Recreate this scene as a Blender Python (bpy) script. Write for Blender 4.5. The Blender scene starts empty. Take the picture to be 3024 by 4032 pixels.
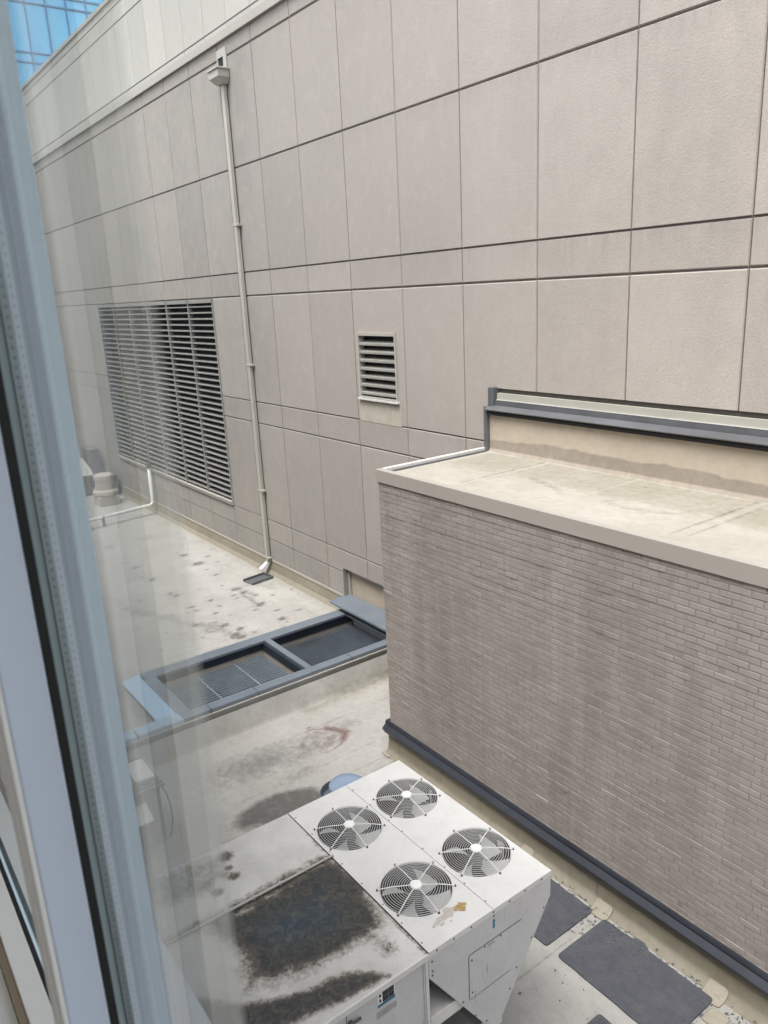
import bpy, bmesh, math, random
import numpy as np
from mathutils import Matrix, Vector
R = math.radians
random.seed(7)
rng = np.random.default_rng(11)
scene = bpy.context.scene
C = scene.collection

# ------------------------------------------------------------------ camera, sky, sun, exposure
CAMZ = 6.82
cam_d = bpy.data.cameras.new('camera'); cam = bpy.data.objects.new('camera', cam_d); C.objects.link(cam)
scene.camera = cam
rx = (0.59488055, 0.80236505, -0.04824375)      # image right
dn = (0.19155675, -0.19979963, -0.96092982)     # image down
fw = (-0.78065558, 0.56239705, -0.27255535)     # viewing direction
m = Matrix(((rx[0], -dn[0], -fw[0], 0.0), (rx[1], -dn[1], -fw[1], 0.0), (rx[2], -dn[2], -fw[2], CAMZ), (0, 0, 0, 1)))
cam.matrix_world = m
cam_d.sensor_fit = 'VERTICAL'; cam_d.sensor_height = 36.0; cam_d.sensor_width = 27.0
cam_d.lens = 3049.95 / 4032 * 36.0
cam_d.clip_start = 0.02; cam_d.clip_end = 2000
cam_d.dof.use_dof = True; cam_d.dof.focus_distance = 9.0; cam_d.dof.aperture_fstop = 11.0

SUN_EL, SUN_AZ = 66.0, 290.0     # azimuth the light comes from, measured from +x towards +y
world = bpy.data.worlds.new('World'); scene.world = world; world.use_nodes = True
wn, wl = world.node_tree.nodes, world.node_tree.links
bg = wn['Background']
sky = wn.new('ShaderNodeTexSky'); sky.sky_type = 'NISHITA'; sky.sun_disc = False
sky.sun_elevation = R(SUN_EL); sky.sun_rotation = R(90.0 - SUN_AZ)
sky.air_density = 1.0; sky.dust_density = 4.0; sky.ozone_density = 1.0
hs = wn.new('ShaderNodeHueSaturation'); hs.inputs['Saturation'].default_value = 0.30
wl.new(sky.outputs[0], hs.inputs['Color']); wl.new(hs.outputs[0], bg.inputs['Color'])
bg.inputs['Strength'].default_value = 0.15
sun_d = bpy.data.lights.new('sun', 'SUN'); sun = bpy.data.objects.new('sun', sun_d); C.objects.link(sun)
sun_d.energy = 0.8; sun_d.angle = R(20); sun_d.color = (1.0, 0.965, 0.92)
sd = Vector((math.cos(R(SUN_EL)) * math.cos(R(SUN_AZ)), math.cos(R(SUN_EL)) * math.sin(R(SUN_AZ)), math.sin(R(SUN_EL))))
sun.rotation_euler = sd.to_track_quat('Z', 'Y').to_euler(); sun.location = (0, 0, 60)
vs = scene.view_settings
vs.view_transform = 'Standard'; vs.look = 'None'; vs.gamma = 1.0; vs.use_curve_mapping = False
vs.exposure = 1.3
scene.render.engine = 'CYCLES'
scene.cycles.use_denoising = True
scene.cycles.max_bounces = 10; scene.cycles.diffuse_bounces = 6; scene.cycles.transparent_max_bounces = 16
scene.cycles.sample_clamp_indirect = 6.0
scene.cycles.caustics_reflective = False; scene.cycles.caustics_refractive = False

# ------------------------------------------------------------------ mesh helpers
class MB:
    def __init__(s): s.v = []; s.f = []
    def add(s, vs_, fs_):
        n = len(s.v); s.v += [tuple(p) for p in vs_]; s.f += [tuple(i + n for i in f) for f in fs_]; return s
    def box(s, x0, x1, y0, y1, z0, z1):
        return s.add([(x0,y0,z0),(x1,y0,z0),(x1,y1,z0),(x0,y1,z0),(x0,y0,z1),(x1,y0,z1),(x1,y1,z1),(x0,y1,z1)],
                     [(0,3,2,1),(4,5,6,7),(0,1,5,4),(1,2,6,5),(2,3,7,6),(3,0,4,7)])
    def hexa(s, p):   # 8 points: bottom ring, top ring
        return s.add(p, [(0,3,2,1),(4,5,6,7),(0,1,5,4),(1,2,6,5),(2,3,7,6),(3,0,4,7)])
    def quad(s, a, b, c, d): return s.add([a,b,c,d], [(0,1,2,3)])
    def prism(s, poly, axis, a, b):   # poly: 2-D points; axis: extrusion axis
        n = len(poly)
        def P(u, v, t): return {'x': (t,u,v), 'y': (u,t,v), 'z': (u,v,t)}[axis]
        vv = [P(u,v,a) for u,v in poly] + [P(u,v,b) for u,v in poly]
        ff = [tuple(range(n)), tuple(range(2*n-1, n-1, -1))]
        for i in range(n):
            j = (i+1) % n; ff.append((i, i+n, j+n, j))
        return s.add(vv, ff)
    def tube(s, pts, r, n=10, caps=True):
        pts = [Vector(p) for p in pts]; rings = []
        up = None
        for i, p in enumerate(pts):
            t = (pts[min(i+1, len(pts)-1)] - pts[max(i-1, 0)]).normalized()
            if up is None: up = t.orthogonal().normalized()
            up = (up - t * up.dot(t)).normalized(); sd_ = t.cross(up)
            rr = r[i] if isinstance(r, (list, tuple)) else r
            rings.append([p + (up*math.cos(2*math.pi*k/n) + sd_*math.sin(2*math.pi*k/n))*rr for k in range(n)])
        vv = [q for g in rings for q in g]; ff = []
        for i in range(len(pts)-1):
            for k in range(n):
                a = i*n+k; b = i*n+(k+1) % n; ff.append((a, b, b+n, a+n))
        if caps: ff += [tuple(range(n-1, -1, -1)), tuple(range((len(pts)-1)*n, len(pts)*n))]
        return s.add(vv, ff)
    def lathe(s, prof, cx, cy, n=40):   # prof: (radius, z) pairs, bottom to top
        vv = []; ff = []
        for r, z in prof:
            vv += [(cx + r*math.cos(2*math.pi*k/n), cy + r*math.sin(2*math.pi*k/n), z) for k in range(n)]
        for i in range(len(prof)-1):
            for k in range(n):
                a = i*n+k; b = i*n+(k+1) % n; ff.append((a, b, b+n, a+n))
        if prof[0][0] > 1e-6: ff.append(tuple(range(n-1, -1, -1)))
        if prof[-1][0] > 1e-6: ff.append(tuple(range((len(prof)-1)*n, len(prof)*n)))
        return s.add(vv, ff)
    def build(s, name, mat, parent=None, bevel=0.0, smooth=False, origin=None):
        me = bpy.data.meshes.new(name)
        vv = s.v
        if origin is not None:
            vv = [(a-origin[0], b-origin[1], c-origin[2]) for a, b, c in vv]
        me.from_pydata(vv, [], s.f); me.update()
        o = bpy.data.objects.new(name, me); C.objects.link(o)
        if origin is not None: o.location = origin
        if mat is not None: me.materials.append(mat)
        if parent is not None:
            o.parent = parent
            if parent.type == 'EMPTY' or parent.location.length > 0:
                pl = world_loc(parent)
                o.location = Vector(o.location) - pl
        if bevel > 0:
            b = o.modifiers.new('bevel', 'BEVEL'); b.width = bevel; b.segments = 2; b.limit_method = 'ANGLE'; b.angle_limit = R(40)
        if smooth:
            for p in me.polygons: p.use_smooth = True
        return o

def world_loc(o):
    l = Vector(o.location)
    while o.parent is not None:
        o = o.parent; l += Vector(o.location)
    return l
def tag(o, label=None, cat=None, group=None, kind=None):
    if label: o['label'] = label
    if cat: o['category'] = cat
    if group: o['group'] = group
    if kind: o['kind'] = kind
    return o
def thing(name, label, cat, loc, group=None):
    o = bpy.data.objects.new(name, None); C.objects.link(o); o.location = loc; o.empty_display_size = 0.1
    return tag(o, label, cat, group)

# ------------------------------------------------------------------ materials
class NT:
    def __init__(s, name):
        s.m = bpy.data.materials.new(name); s.m.use_nodes = True
        s.t = s.m.node_tree; s.n = s.t.nodes; s.b = s.n['Principled BSDF']
        s.tc = s.n.new('ShaderNodeTexCoord')
    def link(s, a, b): s.t.links.new(a, b)
    def mapping(s, scale=(1,1,1), rot=(0,0,0)):
        mp = s.n.new('ShaderNodeMapping'); mp.inputs['Scale'].default_value = scale; mp.inputs['Rotation'].default_value = rot
        s.link(s.tc.outputs['Object'], mp.inputs['Vector']); return mp.outputs[0]
    def noise(s, scale, detail=4, rough=0.55, vec=None, dist=0.0):
        n = s.n.new('ShaderNodeTexNoise'); n.inputs['Scale'].default_value = scale; n.inputs['Detail'].default_value = detail
        n.inputs['Roughness'].default_value = rough; n.inputs['Distortion'].default_value = dist
        s.link(vec if vec is not None else s.tc.outputs['Object'], n.inputs['Vector']); return n.outputs['Fac']
    def ramp(s, fac, *stops):
        r = s.n.new('ShaderNodeValToRGB'); e = r.color_ramp.elements
        while len(e) < len(stops): e.new(0.5)
        for k, (p, c) in enumerate(stops):
            e[k].position = p; e[k].color = (c, c, c, 1) if isinstance(c, (int, float)) else (*c, 1)
        s.link(fac, r.inputs[0]); return r.outputs[0]
    def mix(s, fac, a, b, mode='MIX'):
        x = s.n.new('ShaderNodeMix'); x.data_type = 'RGBA'; x.blend_type = mode; x.clamp_factor = True
        for sock, val in ((x.inputs[0], fac), (x.inputs[6], a), (x.inputs[7], b)):
            if isinstance(val, (int, float)): sock.default_value = val
            elif isinstance(val, tuple): sock.default_value = (*val, 1)
            else: s.link(val, sock)
        return x.outputs[2]
    def math(s, op, a, b=0.0, c=0.0):
        x = s.n.new('ShaderNodeMath'); x.operation = op
        for k, v in enumerate((a, b, c)):
            if isinstance(v, (int, float)): x.inputs[k].default_value = v
            else: s.link(v, x.inputs[k])
        return x.outputs[0]
    def attr(s, name):
        a = s.n.new('ShaderNodeAttribute'); a.attribute_name = name
        sp = s.n.new('ShaderNodeSeparateColor'); s.link(a.outputs['Color'], sp.inputs[0]); return sp.outputs
    def color(s, c):
        if isinstance(c, tuple): s.b.inputs['Base Color'].default_value = (*c, 1)
        else: s.link(c, s.b.inputs['Base Color'])
    def set(s, rough=None, metal=None, spec=None):
        if rough is not None:
            if isinstance(rough, (int, float)): s.b.inputs['Roughness'].default_value = rough
            else: s.link(rough, s.b.inputs['Roughness'])
        if metal is not None: s.b.inputs['Metallic'].default_value = metal
        if spec is not None: s.b.inputs['Specular IOR Level'].default_value = spec
    def bump(s, h, strength=0.3, dist=0.01):
        b = s.n.new('ShaderNodeBump'); b.inputs['Strength'].default_value = strength; b.inputs['Distance'].default_value = dist
        s.link(h, b.inputs['Height']); s.link(b.outputs[0], s.b.inputs['Normal'])

def paint(name, col, rough=0.5, metal=0.0, var=0.06, scale=3.0, spec=0.4, bump=0.0, dirt=0.0, dirtcol=(0.12,0.11,0.1)):
    t = NT(name)
    n = t.noise(scale, 5, 0.6)
    a = tuple(c*(1-var) for c in col); b = tuple(min(1, c*(1+var)) for c in col)
    c = t.mix(t.ramp(n, (0.3, 0.0), (0.7, 1.0)), a, b)
    if dirt > 0:
        d = t.noise(scale*2.3, 8, 0.7)
        c = t.mix(t.ramp(d, (0.52, 0.0), (0.75, dirt)), c, dirtcol)
    t.color(c); t.set(rough, metal, spec)
    if bump > 0: t.bump(t.noise(140, 3), bump, 0.004)
    return t.m

def stucco(name, ca, cb, cstreak, far=None, drips=False):
    """ca/cb: the two panel tones, far: grey-green tone painting the dimmer, hazier light further along -x"""
    t = NT(name)
    big = t.noise(0.30, 3, 0.5)
    c = t.mix(t.ramp(big, (0.35, 0.0), (0.65, 1.0)), ca, cb)
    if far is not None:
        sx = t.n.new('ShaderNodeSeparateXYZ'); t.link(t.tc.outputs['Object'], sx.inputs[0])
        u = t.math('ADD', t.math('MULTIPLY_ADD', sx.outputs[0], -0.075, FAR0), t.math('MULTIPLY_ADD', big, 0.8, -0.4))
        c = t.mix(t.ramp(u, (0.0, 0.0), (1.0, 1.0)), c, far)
    med = t.noise(1.7, 7, 0.68, dist=0.4)
    c = t.mix(t.ramp(med, (0.35, 0.0), (0.68, 0.50)), c, tuple(x*0.74 for x in ca))
    cl = t.noise(4.5, 6, 0.7, t.mapping((1, 1, 0.6)), 0.3)
    c = t.mix(t.ramp(cl, (0.50, 0.0), (0.76, 0.22)), c, tuple(x*1.18 for x in cb))
    st = t.noise(1.0, 5, 0.62, t.mapping((1.6, 1.6, 0.20)))
    c = t.mix(t.ramp(st, (0.50, 0.0), (0.80, 0.50)), c, cstreak)
    st2 = t.noise(1.0, 6, 0.7, t.mapping((7.0, 7.0, 0.8)), 0.2)
    c = t.mix(t.ramp(st2, (0.56, 0.0), (0.78, 0.16)), c, cstreak)
    if far is not None:
        ta = t.n.new('ShaderNodeAttribute'); ta.attribute_name = 'tone'
        c = t.mix(0.11, c, t.mix(ta.outputs['Fac'], tuple(x*0.62 for x in ca), tuple(min(1, x*1.35) for x in (cb[0], cb[1], cb[2]))))
    if drips:
        d1 = t.noise(1.0, 4, 0.7, t.mapping((11, 11, 0.5)))
        for zt_, ln in ((7.385, 0.40), (11.93, 0.45), (4.52, 0.25), (9.51, 0.3), (4.93, 0.7)):
            h_ = t.math('DIVIDE', t.math('SUBTRACT', zt_, sx.outputs[2]), ln)
            inb = t.math('MULTIPLY', t.math('GREATER_THAN', h_, 0.0), t.math('SUBTRACT', 1.0, t.math('MINIMUM', h_, 1.0)))
            k_ = 0.5 if zt_ != 4.93 else 0.0
            c = t.mix(t.math('MULTIPLY', t.math('MULTIPLY', inb, t.ramp(d1, (0.35, 0.0), (0.7, 1.0))), k_), c, tuple(x*0.62 for x in ca))
    fine = t.noise(48, 5, 0.75)
    c = t.mix(t.ramp(fine, (0.34, 0.30), (0.62, 0.0)), c, tuple(x*0.55 for x in ca))
    t.color(c); t.set(0.92, 0, 0.2)
    t.bump(t.noise(42, 7, 0.78), 0.75, 0.009)
    return t.m

FAR0 = -0.26
M = {}
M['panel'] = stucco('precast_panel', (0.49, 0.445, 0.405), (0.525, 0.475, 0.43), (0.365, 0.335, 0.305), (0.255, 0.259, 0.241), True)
M['panel_upper'] = stucco('precast_panel_upper', (0.55, 0.535, 0.495), (0.59, 0.57, 0.53), (0.47, 0.455, 0.42), (0.43, 0.44, 0.405))
M['joint'] = paint('joint_sealant', (0.125, 0.112, 0.104), 0.9, var=0.15, scale=6)
M['coping'] = paint('coping_metal', (0.375, 0.355, 0.32), 0.45, 0.0, 0.05, 0.8)
M['beige_metal'] = paint('beige_metal', (0.40, 0.39, 0.35), 0.42, 0.0, 0.05, 2.0)
M['cream'] = paint('cream_flashing_metal', (0.40, 0.40, 0.345), 0.5, 0, 0.08, 2)
M['white_edge'] = paint('white_coated_metal', (0.60, 0.595, 0.57), 0.45, 0, 0.06, 3)
M['dark_inside'] = paint('dark_interior', (0.025, 0.027, 0.032), 0.8)
M['slat_small'] = paint('slat_metal', (0.31, 0.305, 0.28), 0.5, 0.05, 0.1, 3)
M['louver_metal'] = paint('louver_metal', (0.265, 0.268, 0.255), 0.5, 0.1, 0.1, 2.0)
M['louver_back'] = paint('louver_plenum', (0.045, 0.052, 0.068), 0.7, var=0.1)
M['grey_metal'] = paint('grey_zinc_metal', (0.15, 0.158, 0.17), 0.42, 0.35, 0.14, 2.2, dirt=0.35, dirtcol=(0.12, 0.12, 0.13))
M['cap_metal'] = paint('galvanised_cap', (0.205, 0.24, 0.28), 0.42, 0.35, 0.10, 1.6, dirt=0.25, dirtcol=(0.2, 0.22, 0.24))
M['slate'] = paint('slate_sheet_metal', (0.115, 0.119, 0.125), 0.5, 0.1, 0.22, 0.9, dirt=0.4, dirtcol=(0.13, 0.125, 0.12))
M['sky_cap'] = paint('sky_tinted_sheet', (0.46, 0.58, 0.68), 0.35, 0.5, 0.06, 2)  # cap metal with the sky's blue reflection painted into its colour
M['dark_trim'] = paint('slate_trim_metal', (0.036, 0.040, 0.052), 0.42, 0.2, 0.2, 1.5, dirt=0.25, dirtcol=(0.03, 0.033, 0.045))
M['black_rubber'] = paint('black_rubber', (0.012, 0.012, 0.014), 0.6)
M['pvc'] = paint('white_pvc', (0.72, 0.74, 0.72), 0.35, 0, 0.04, 4)
M['stack'] = paint('stack_paint', (0.42, 0.38, 0.33), 0.6, 0, 0.1, 4)
M['cabinet'] = paint('cabinet_paint', (0.42, 0.40, 0.37), 0.5, 0, 0.06, 2, dirt=0.2)
M['white_panel'] = paint('white_panel', (0.72, 0.72, 0.69), 0.5, 0, 0.05, 3)
M['disc'] = paint('blue_grey_cap', (0.24, 0.31, 0.41), 0.6, 0.0, 0.06, 4)
M['gray_bolt'] = paint('bolt_metal', (0.12, 0.12, 0.12), 0.5, 0.5)
M['shroud'] = paint('shroud_paint', (0.06, 0.06, 0.062), 0.6)
M['blade'] = paint('fan_blade_aluminium', (0.50, 0.51, 0.50), 0.5, 0.0, 0.08, 9)
M['guard'] = paint('fan_guard_wire', (0.48, 0.48, 0.47), 0.45, 0.1, 0.05, 6)
M['guard_white'] = paint('fan_spoke_white', (0.74, 0.74, 0.72), 0.5, dirt=0.3, scale=14)
M['coil'] = paint('coil_fins', (0.055, 0.06, 0.07), 0.6, 0.3, 0.2, 30)
M['grate'] = paint('steel_grating', (0.27, 0.32, 0.355), 0.5, 0.2, 0.12, 4)
M['mesh_dark'] = paint('dark_screen', (0.035, 0.045, 0.06), 0.5, 0.4, 0.2, 2)
M['screen'] = paint('screen_wire', (0.13, 0.155, 0.18), 0.5, 0.2, 0.2, 2)
M['pit'] = paint('shaded_void_dark', (0.035, 0.045, 0.06), 0.6, 0.0, 0.6, 1.5)
M['void_pale'] = paint('shaded_void', (0.085, 0.105, 0.125), 0.6, 0.0, 0.35, 1.2)  # tone of the shaded void under the grating
M['blue_tape'] = paint('blue_decal', (0.02, 0.17, 0.32), 0.5, var=0.2, scale=30)
M['black_ink'] = paint('black_ink', (0.02, 0.025, 0.03), 0.5)
M['plate_grey'] = paint('faded_plate', (0.33, 0.32, 0.32), 0.5, var=0.15, scale=20)
M['teal'] = paint('teal_ink', (0.02, 0.14, 0.20), 0.5)
M['frame_sky_tint'] = paint('window_aluminium_outer', (0.74, 0.90, 1.0), 0.35, 0.0, 0.03, 3)  # white frame with blue sky light mixed into the colour
M['frame_grey'] = paint('window_aluminium_bead', (0.60, 0.68, 0.79), 0.4, 0.0, 0.03, 3)  # same white frame, bluish light mixed in, greyer on the bead
M['frame_white'] = paint('window_white_paint', (0.80, 0.80, 0.77), 0.4, 0, 0.02, 3)
M['spacer'] = paint('spacer_metal', (0.60, 0.70, 0.74), 0.35, 0.1, 0.04, 5)
M['glass_edge'] = paint('pane_edge', (0.26, 0.33, 0.345), 0.3, 0, 0.05, 8)
M['sealant'] = paint('grey_sealant', (0.26, 0.28, 0.35), 0.5, 0, 0.1, 5)
M['sill_metal'] = paint('sill_painted_metal', (0.66, 0.70, 0.76), 0.4, 0.0, 0.05, 2.5)
M['sill_shade'] = paint('brown_sill_shade', (0.25, 0.19, 0.13), 0.5, 0, 0.1, 5)
M['room_white'] = paint('room_paint', (0.82, 0.80, 0.76), 0.8)
M['carpet'] = paint('room_carpet', (0.30, 0.28, 0.26), 0.95)
def curtainmat():
    t = NT('streak_curtain')
    w1 = t.noise(1.0, 2, 0.5, t.mapping((11.0, 0.3, 0.02)))
    c = t.mix(t.ramp(w1, (0.44, 0.0), (0.54, 1.0)), (0.74, 0.75, 0.71), (0.99, 0.99, 0.96))  # pale stripes painted in to make bright streaks in the reflection
    t.color(c); t.set(0.85); return t.m
M['curtain'] = curtainmat()
M['facade'] = stucco('window_building_facade', (0.42, 0.38, 0.34), (0.46, 0.42, 0.37), (0.34, 0.31, 0.28))
M['tarp'] = paint('pale_hood', (0.40, 0.41, 0.40), 0.5)
M['dark_box'] = paint('dark_box_paint', (0.10, 0.11, 0.12), 0.6)
M['cable'] = paint('grey_cable', (0.20, 0.20, 0.21), 0.5)

def membrane(name, base, base2, ragged=1.0):
    t = NT(name)
    a = t.attr('stain_shade')
    n1 = t.noise(1.3, 6, 0.65); n2 = t.noise(9, 8, 0.72); n3 = t.noise(55, 5, 0.7)
    c = t.mix(t.ramp(n1, (0.32, 0.0), (0.68, 1.0)), base, base2)
    c = t.mix(t.ramp(n2, (0.45, 0.0), (0.72, 0.32)), c, tuple(x*0.66 for x in base))
    c = t.mix(t.ramp(n2, (0.28, 0.3), (0.42, 0.0)), c, tuple(min(1, x*1.2) for x in base2))
    c = t.mix(t.ramp(n3, (0.60, 0.0), (0.75, 0.35)), c, tuple(x*0.55 for x in base))
    brk = t.math('MULTIPLY_ADD', n2, 0.9*ragged, -0.45*ragged)
    brk2 = t.math('MULTIPLY_ADD', n3, 0.5*ragged, -0.25*ragged)
    for k, col, mx in ((1, (0.20, 0.185, 0.12), 0.55), (0, (0.085, 0.08, 0.075), 0.86), (2, (0.13, 0.062, 0.058), 0.8)):
        s_ = t.math('MULTIPLY', t.math('ADD', t.math('ADD', a[k], brk), brk2), t.ramp(a[k], (0.02, 0.0), (0.10, 1.0)))
        c = t.mix(t.ramp(s_, (0.10, 0.0), (0.85, mx)), c, col)
    t.color(c); t.set(0.75, 0, 0.3)
    t.bump(t.math('ADD', n2, t.math('MULTIPLY', n3, 0.4)), 0.25, 0.008)
    return t.m
M['roof'] = membrane('roof_membrane', (0.342, 0.335, 0.309), (0.43, 0.422, 0.392))
M['roof_brick'] = membrane('brick_roof_membrane', (0.355, 0.333, 0.284), (0.43, 0.408, 0.362))
M['flash'] = membrane('base_flashing_membrane', (0.235, 0.212, 0.166), (0.29, 0.267, 0.215))
M['upturn'] = membrane('upturn_membrane', (0.47, 0.405, 0.325), (0.52, 0.455, 0.375), 0.25)

def brickpaint():
    t = NT('painted_brick')
    big = t.noise(0.8, 4, 0.6)
    c = t.mix(t.ramp(big, (0.35, 0.0), (0.65, 1.0)), (0.342, 0.310, 0.285), (0.372, 0.342, 0.311))
    st = t.noise(1.0, 6, 0.65, t.mapping((1.25, 1.25, 0.22)))
    c = t.mix(t.ramp(st, (0.38, 0.0), (0.64, 0.85)), c, (0.240, 0.215, 0.199))
    st2 = t.noise(1.0, 5, 0.6, t.mapping((5.0, 5.0, 0.30)))
    c = t.mix(t.ramp(st2, (0.50, 0.0), (0.74, 0.42)), c, (0.45, 0.415, 0.39))
    bi = t.n.new('ShaderNodeAttribute'); bi.attribute_name = 'tone'
    c = t.mix(0.24, c, t.mix(t.ramp(bi.outputs['Fac'], (0.0, 0.0), (1.0, 1.0)), (0.235, 0.205, 0.19), (0.44, 0.40, 0.365)))
    f = t.noise(60, 4, 0.7)
    c = t.mix(t.ramp(f, (0.30, 0.35), (0.45, 0.0)), c, (0.17, 0.15, 0.14))
    sp = t.noise(26, 4, 0.75)
    c = t.mix(t.ramp(sp, (0.70, 0.0), (0.80, 0.6)), c, (0.13, 0.115, 0.105))
    t.color(c); t.set(0.72, 0, 0.3); t.bump(t.noise(90, 5, 0.7), 0.35, 0.004)
    return t.m
M['brick'] = brickpaint()
M['mortar'] = paint('painted_mortar', (0.275, 0.248, 0.228), 0.9, var=0.1, scale=5)

def padmat():
    t = NT('ribbed_walkway_rubber')
    n = t.noise(6, 6, 0.7); w = t.n.new('ShaderNodeTexWave'); w.wave_type = 'BANDS'; w.bands_direction = 'Y'
    w.inputs['Scale'].default_value = 13.0; w.inputs['Distortion'].default_value = 0.6; w.inputs['Detail'].default_value = 1
    t.link(t.tc.outputs['Object'], w.inputs['Vector'])
    c = t.mix(t.ramp(n, (0.3, 0.0), (0.7, 1.0)), (0.078, 0.083, 0.098), (0.115, 0.12, 0.138))
    c = t.mix(t.math('MULTIPLY', w.outputs['Fac'], 0.30), c, (0.15, 0.155, 0.17))
    c = t.mix(t.ramp(t.noise(40, 5, 0.7), (0.62, 0.0), (0.72, 0.5)), c, (0.035, 0.035, 0.04))
    c = t.mix(t.ramp(t.noise(3.5, 8, 0.75), (0.48, 0.0), (0.75, 0.40)), c, (0.22, 0.215, 0.20))
    t.color(c); t.set(0.85, 0, 0.25); t.bump(w.outputs['Fac'], 0.8, 0.012); return t.m
M['pad'] = padmat()
def patchmat():
    t = NT('membrane_patch'); a = t.attr('edge')
    n = t.noise(11, 6, 0.7)
    c = t.mix(t.ramp(n, (0.3, 0.0), (0.7, 1.0)), (0.305, 0.275, 0.218), (0.365, 0.335, 0.272))
    c = t.mix(t.math('MULTIPLY', a[0], 0.75), c, (0.16, 0.13, 0.10))
    t.color(c); t.set(0.8); t.bump(n, 0.2, 0.006); return t.m
M['patch'] = patchmat()

def whitemetal(name, streaks=False, col=(0.60, 0.60, 0.58)):
    t = NT(name)
    n = t.noise(2.2, 6, 0.65); n2 = t.noise(14, 6, 0.7)
    c = t.mix(t.ramp(n, (0.3, 0.0), (0.7, 1.0)), tuple(x*0.93 for x in col), tuple(min(1, x*1.06) for x in col))
    c = t.mix(t.ramp(n2, (0.52, 0.0), (0.78, 0.28)), c, tuple(x*0.66 for x in col))
    c = t.mix(t.ramp(t.noise(4.5, 7, 0.72), (0.50, 0.0), (0.75, 0.32)), c, tuple(x*0.72 for x in col))
    if streaks:
        st = t.noise(1.0, 5, 0.7, t.mapping((38, 38, 2.6)))
        c = t.mix(t.ramp(st, (0.62, 0.0), (0.71, 0.8)), c, (0.15, 0.145, 0.14))
    t.color(c); t.set(0.48, 0.0, 0.4); t.bump(t.noise(5, 3), 0.05, 0.01); return t.m
M['unit'] = whitemetal('unit_white_sheet')
M['unit_end'] = whitemetal('unit_end_sheet', True, (0.50, 0.50, 0.50))

def grimemat():
    t = NT('unit_grimy_top'); a = t.attr('grime')
    n1 = t.noise(7, 8, 0.7); n2 = t.noise(28, 8, 0.75, dist=0.6); n3 = t.noise(90, 5, 0.7)
    base = t.mix(t.ramp(t.noise(2.5, 5), (0.3, 0.0), (0.7, 1.0)), (0.53, 0.53, 0.50), (0.62, 0.62, 0.59))
    base = t.mix(t.ramp(t.noise(3.2, 8, 0.75), (0.45, 0.0), (0.72, 0.5)), base, (0.37, 0.36, 0.32))
    base = t.mix(t.ramp(n2, (0.50, 0.0), (0.78, 0.35)), base, (0.33, 0.315, 0.275))
    e = t.math('ADD', t.math('MULTIPLY_ADD', n1, 1.1, -0.55), t.math('MULTIPLY_ADD', n2, 1.1, -0.55))
    g = t.math('ADD', a[0], e)
    gm = t.math('MULTIPLY', g, t.ramp(a[0], (0.03, 0.0), (0.16, 1.0)))
    so = t.math('MULTIPLY', a[2], t.ramp(t.noise(6, 8, 0.75), (0.30, 0.25), (0.65, 1.0)))
    base = t.mix(t.math('MULTIPLY', so, 0.75), base, (0.27, 0.262, 0.232))
    c = t.mix(t.ramp(gm, (0.05, 0.0), (0.30, 0.45), (0.58, 1.0)), base, (0.13, 0.105, 0.078))
    c = t.mix(t.ramp(gm, (0.42, 0.0), (0.85, 1.0)), c, (0.021, 0.025, 0.024))
    moss = t.math('MULTIPLY', t.ramp(t.noise(13, 8, 0.75, dist=1.2), (0.46, 0.0), (0.62, 1.0)), t.ramp(gm, (0.5, 0.0), (0.8, 1.0)))
    c = t.mix(t.math('MULTIPLY', moss, 0.48), c, (0.125, 0.105, 0.072))
    c = t.mix(t.math('MULTIPLY', t.ramp(n3, (0.6, 0.0), (0.72, 0.7)), t.ramp(gm, (0.2, 0.0), (0.4, 1.0))), c, (0.05, 0.045, 0.04))
    t.color(c)
    wet = t.math('ADD', a[1], t.math('MULTIPLY_ADD', n2, 0.7, -0.42))
    t.set(t.ramp(wet, (0.20, 0.60), (0.65, 0.12)), 0, 0.5)
    t.bump(t.math('MULTIPLY', n2, t.ramp(wet, (0.2, 1.0), (0.9, 0.1))), 0.4, 0.008)
    return t.m
M['grime'] = grimemat()

def glassmat():
    m_ = bpy.data.materials.new('window_glass'); m_.use_nodes = True; nt = m_.node_tree; n = nt.nodes; n.clear()
    out = n.new('ShaderNodeOutputMaterial'); mixs = n.new('ShaderNodeMixShader')
    tr = n.new('ShaderNodeBsdfTransparent'); tr.inputs[0].default_value = (0.97, 0.985, 0.978, 1)
    gl = n.new('ShaderNodeBsdfGlossy'); gl.inputs['Roughness'].default_value = 0.0
    geo = n.new('ShaderNodeNewGeometry'); dot = n.new('ShaderNodeVectorMath'); dot.operation = 'DOT_PRODUCT'
    nt.links.new(geo.outputs['Incoming'], dot.inputs[0]); nt.links.new(geo.outputs['Normal'], dot.inputs[1])
    def mm(op, a, b):
        x = n.new('ShaderNodeMath'); x.operation = op
        for k, v in enumerate((a, b)):
            if isinstance(v, (int, float)): x.inputs[k].default_value = v
            else: nt.links.new(v, x.inputs[k])
        return x.outputs[0]
    c_ = mm('ABSOLUTE', dot.outputs['Value'], 0)
    p5 = mm('POWER', mm('SUBTRACT', 1.0, c_), 5.0)
    r1 = mm('ADD', mm('MULTIPLY', p5, 0.96), 0.04)
    r2 = mm('MULTIPLY', r1, 1.28)      # reflectance scaled to set the strength of the reflected veil
    nt.links.new(r2, mixs.inputs[0]); nt.links.new(tr.outputs[0], mixs.inputs[1]); nt.links.new(gl.outputs[0], mixs.inputs[2])
    nt.links.new(mixs.outputs[0], out.inputs[0]); return m_
M['glass'] = glassmat()
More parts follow.
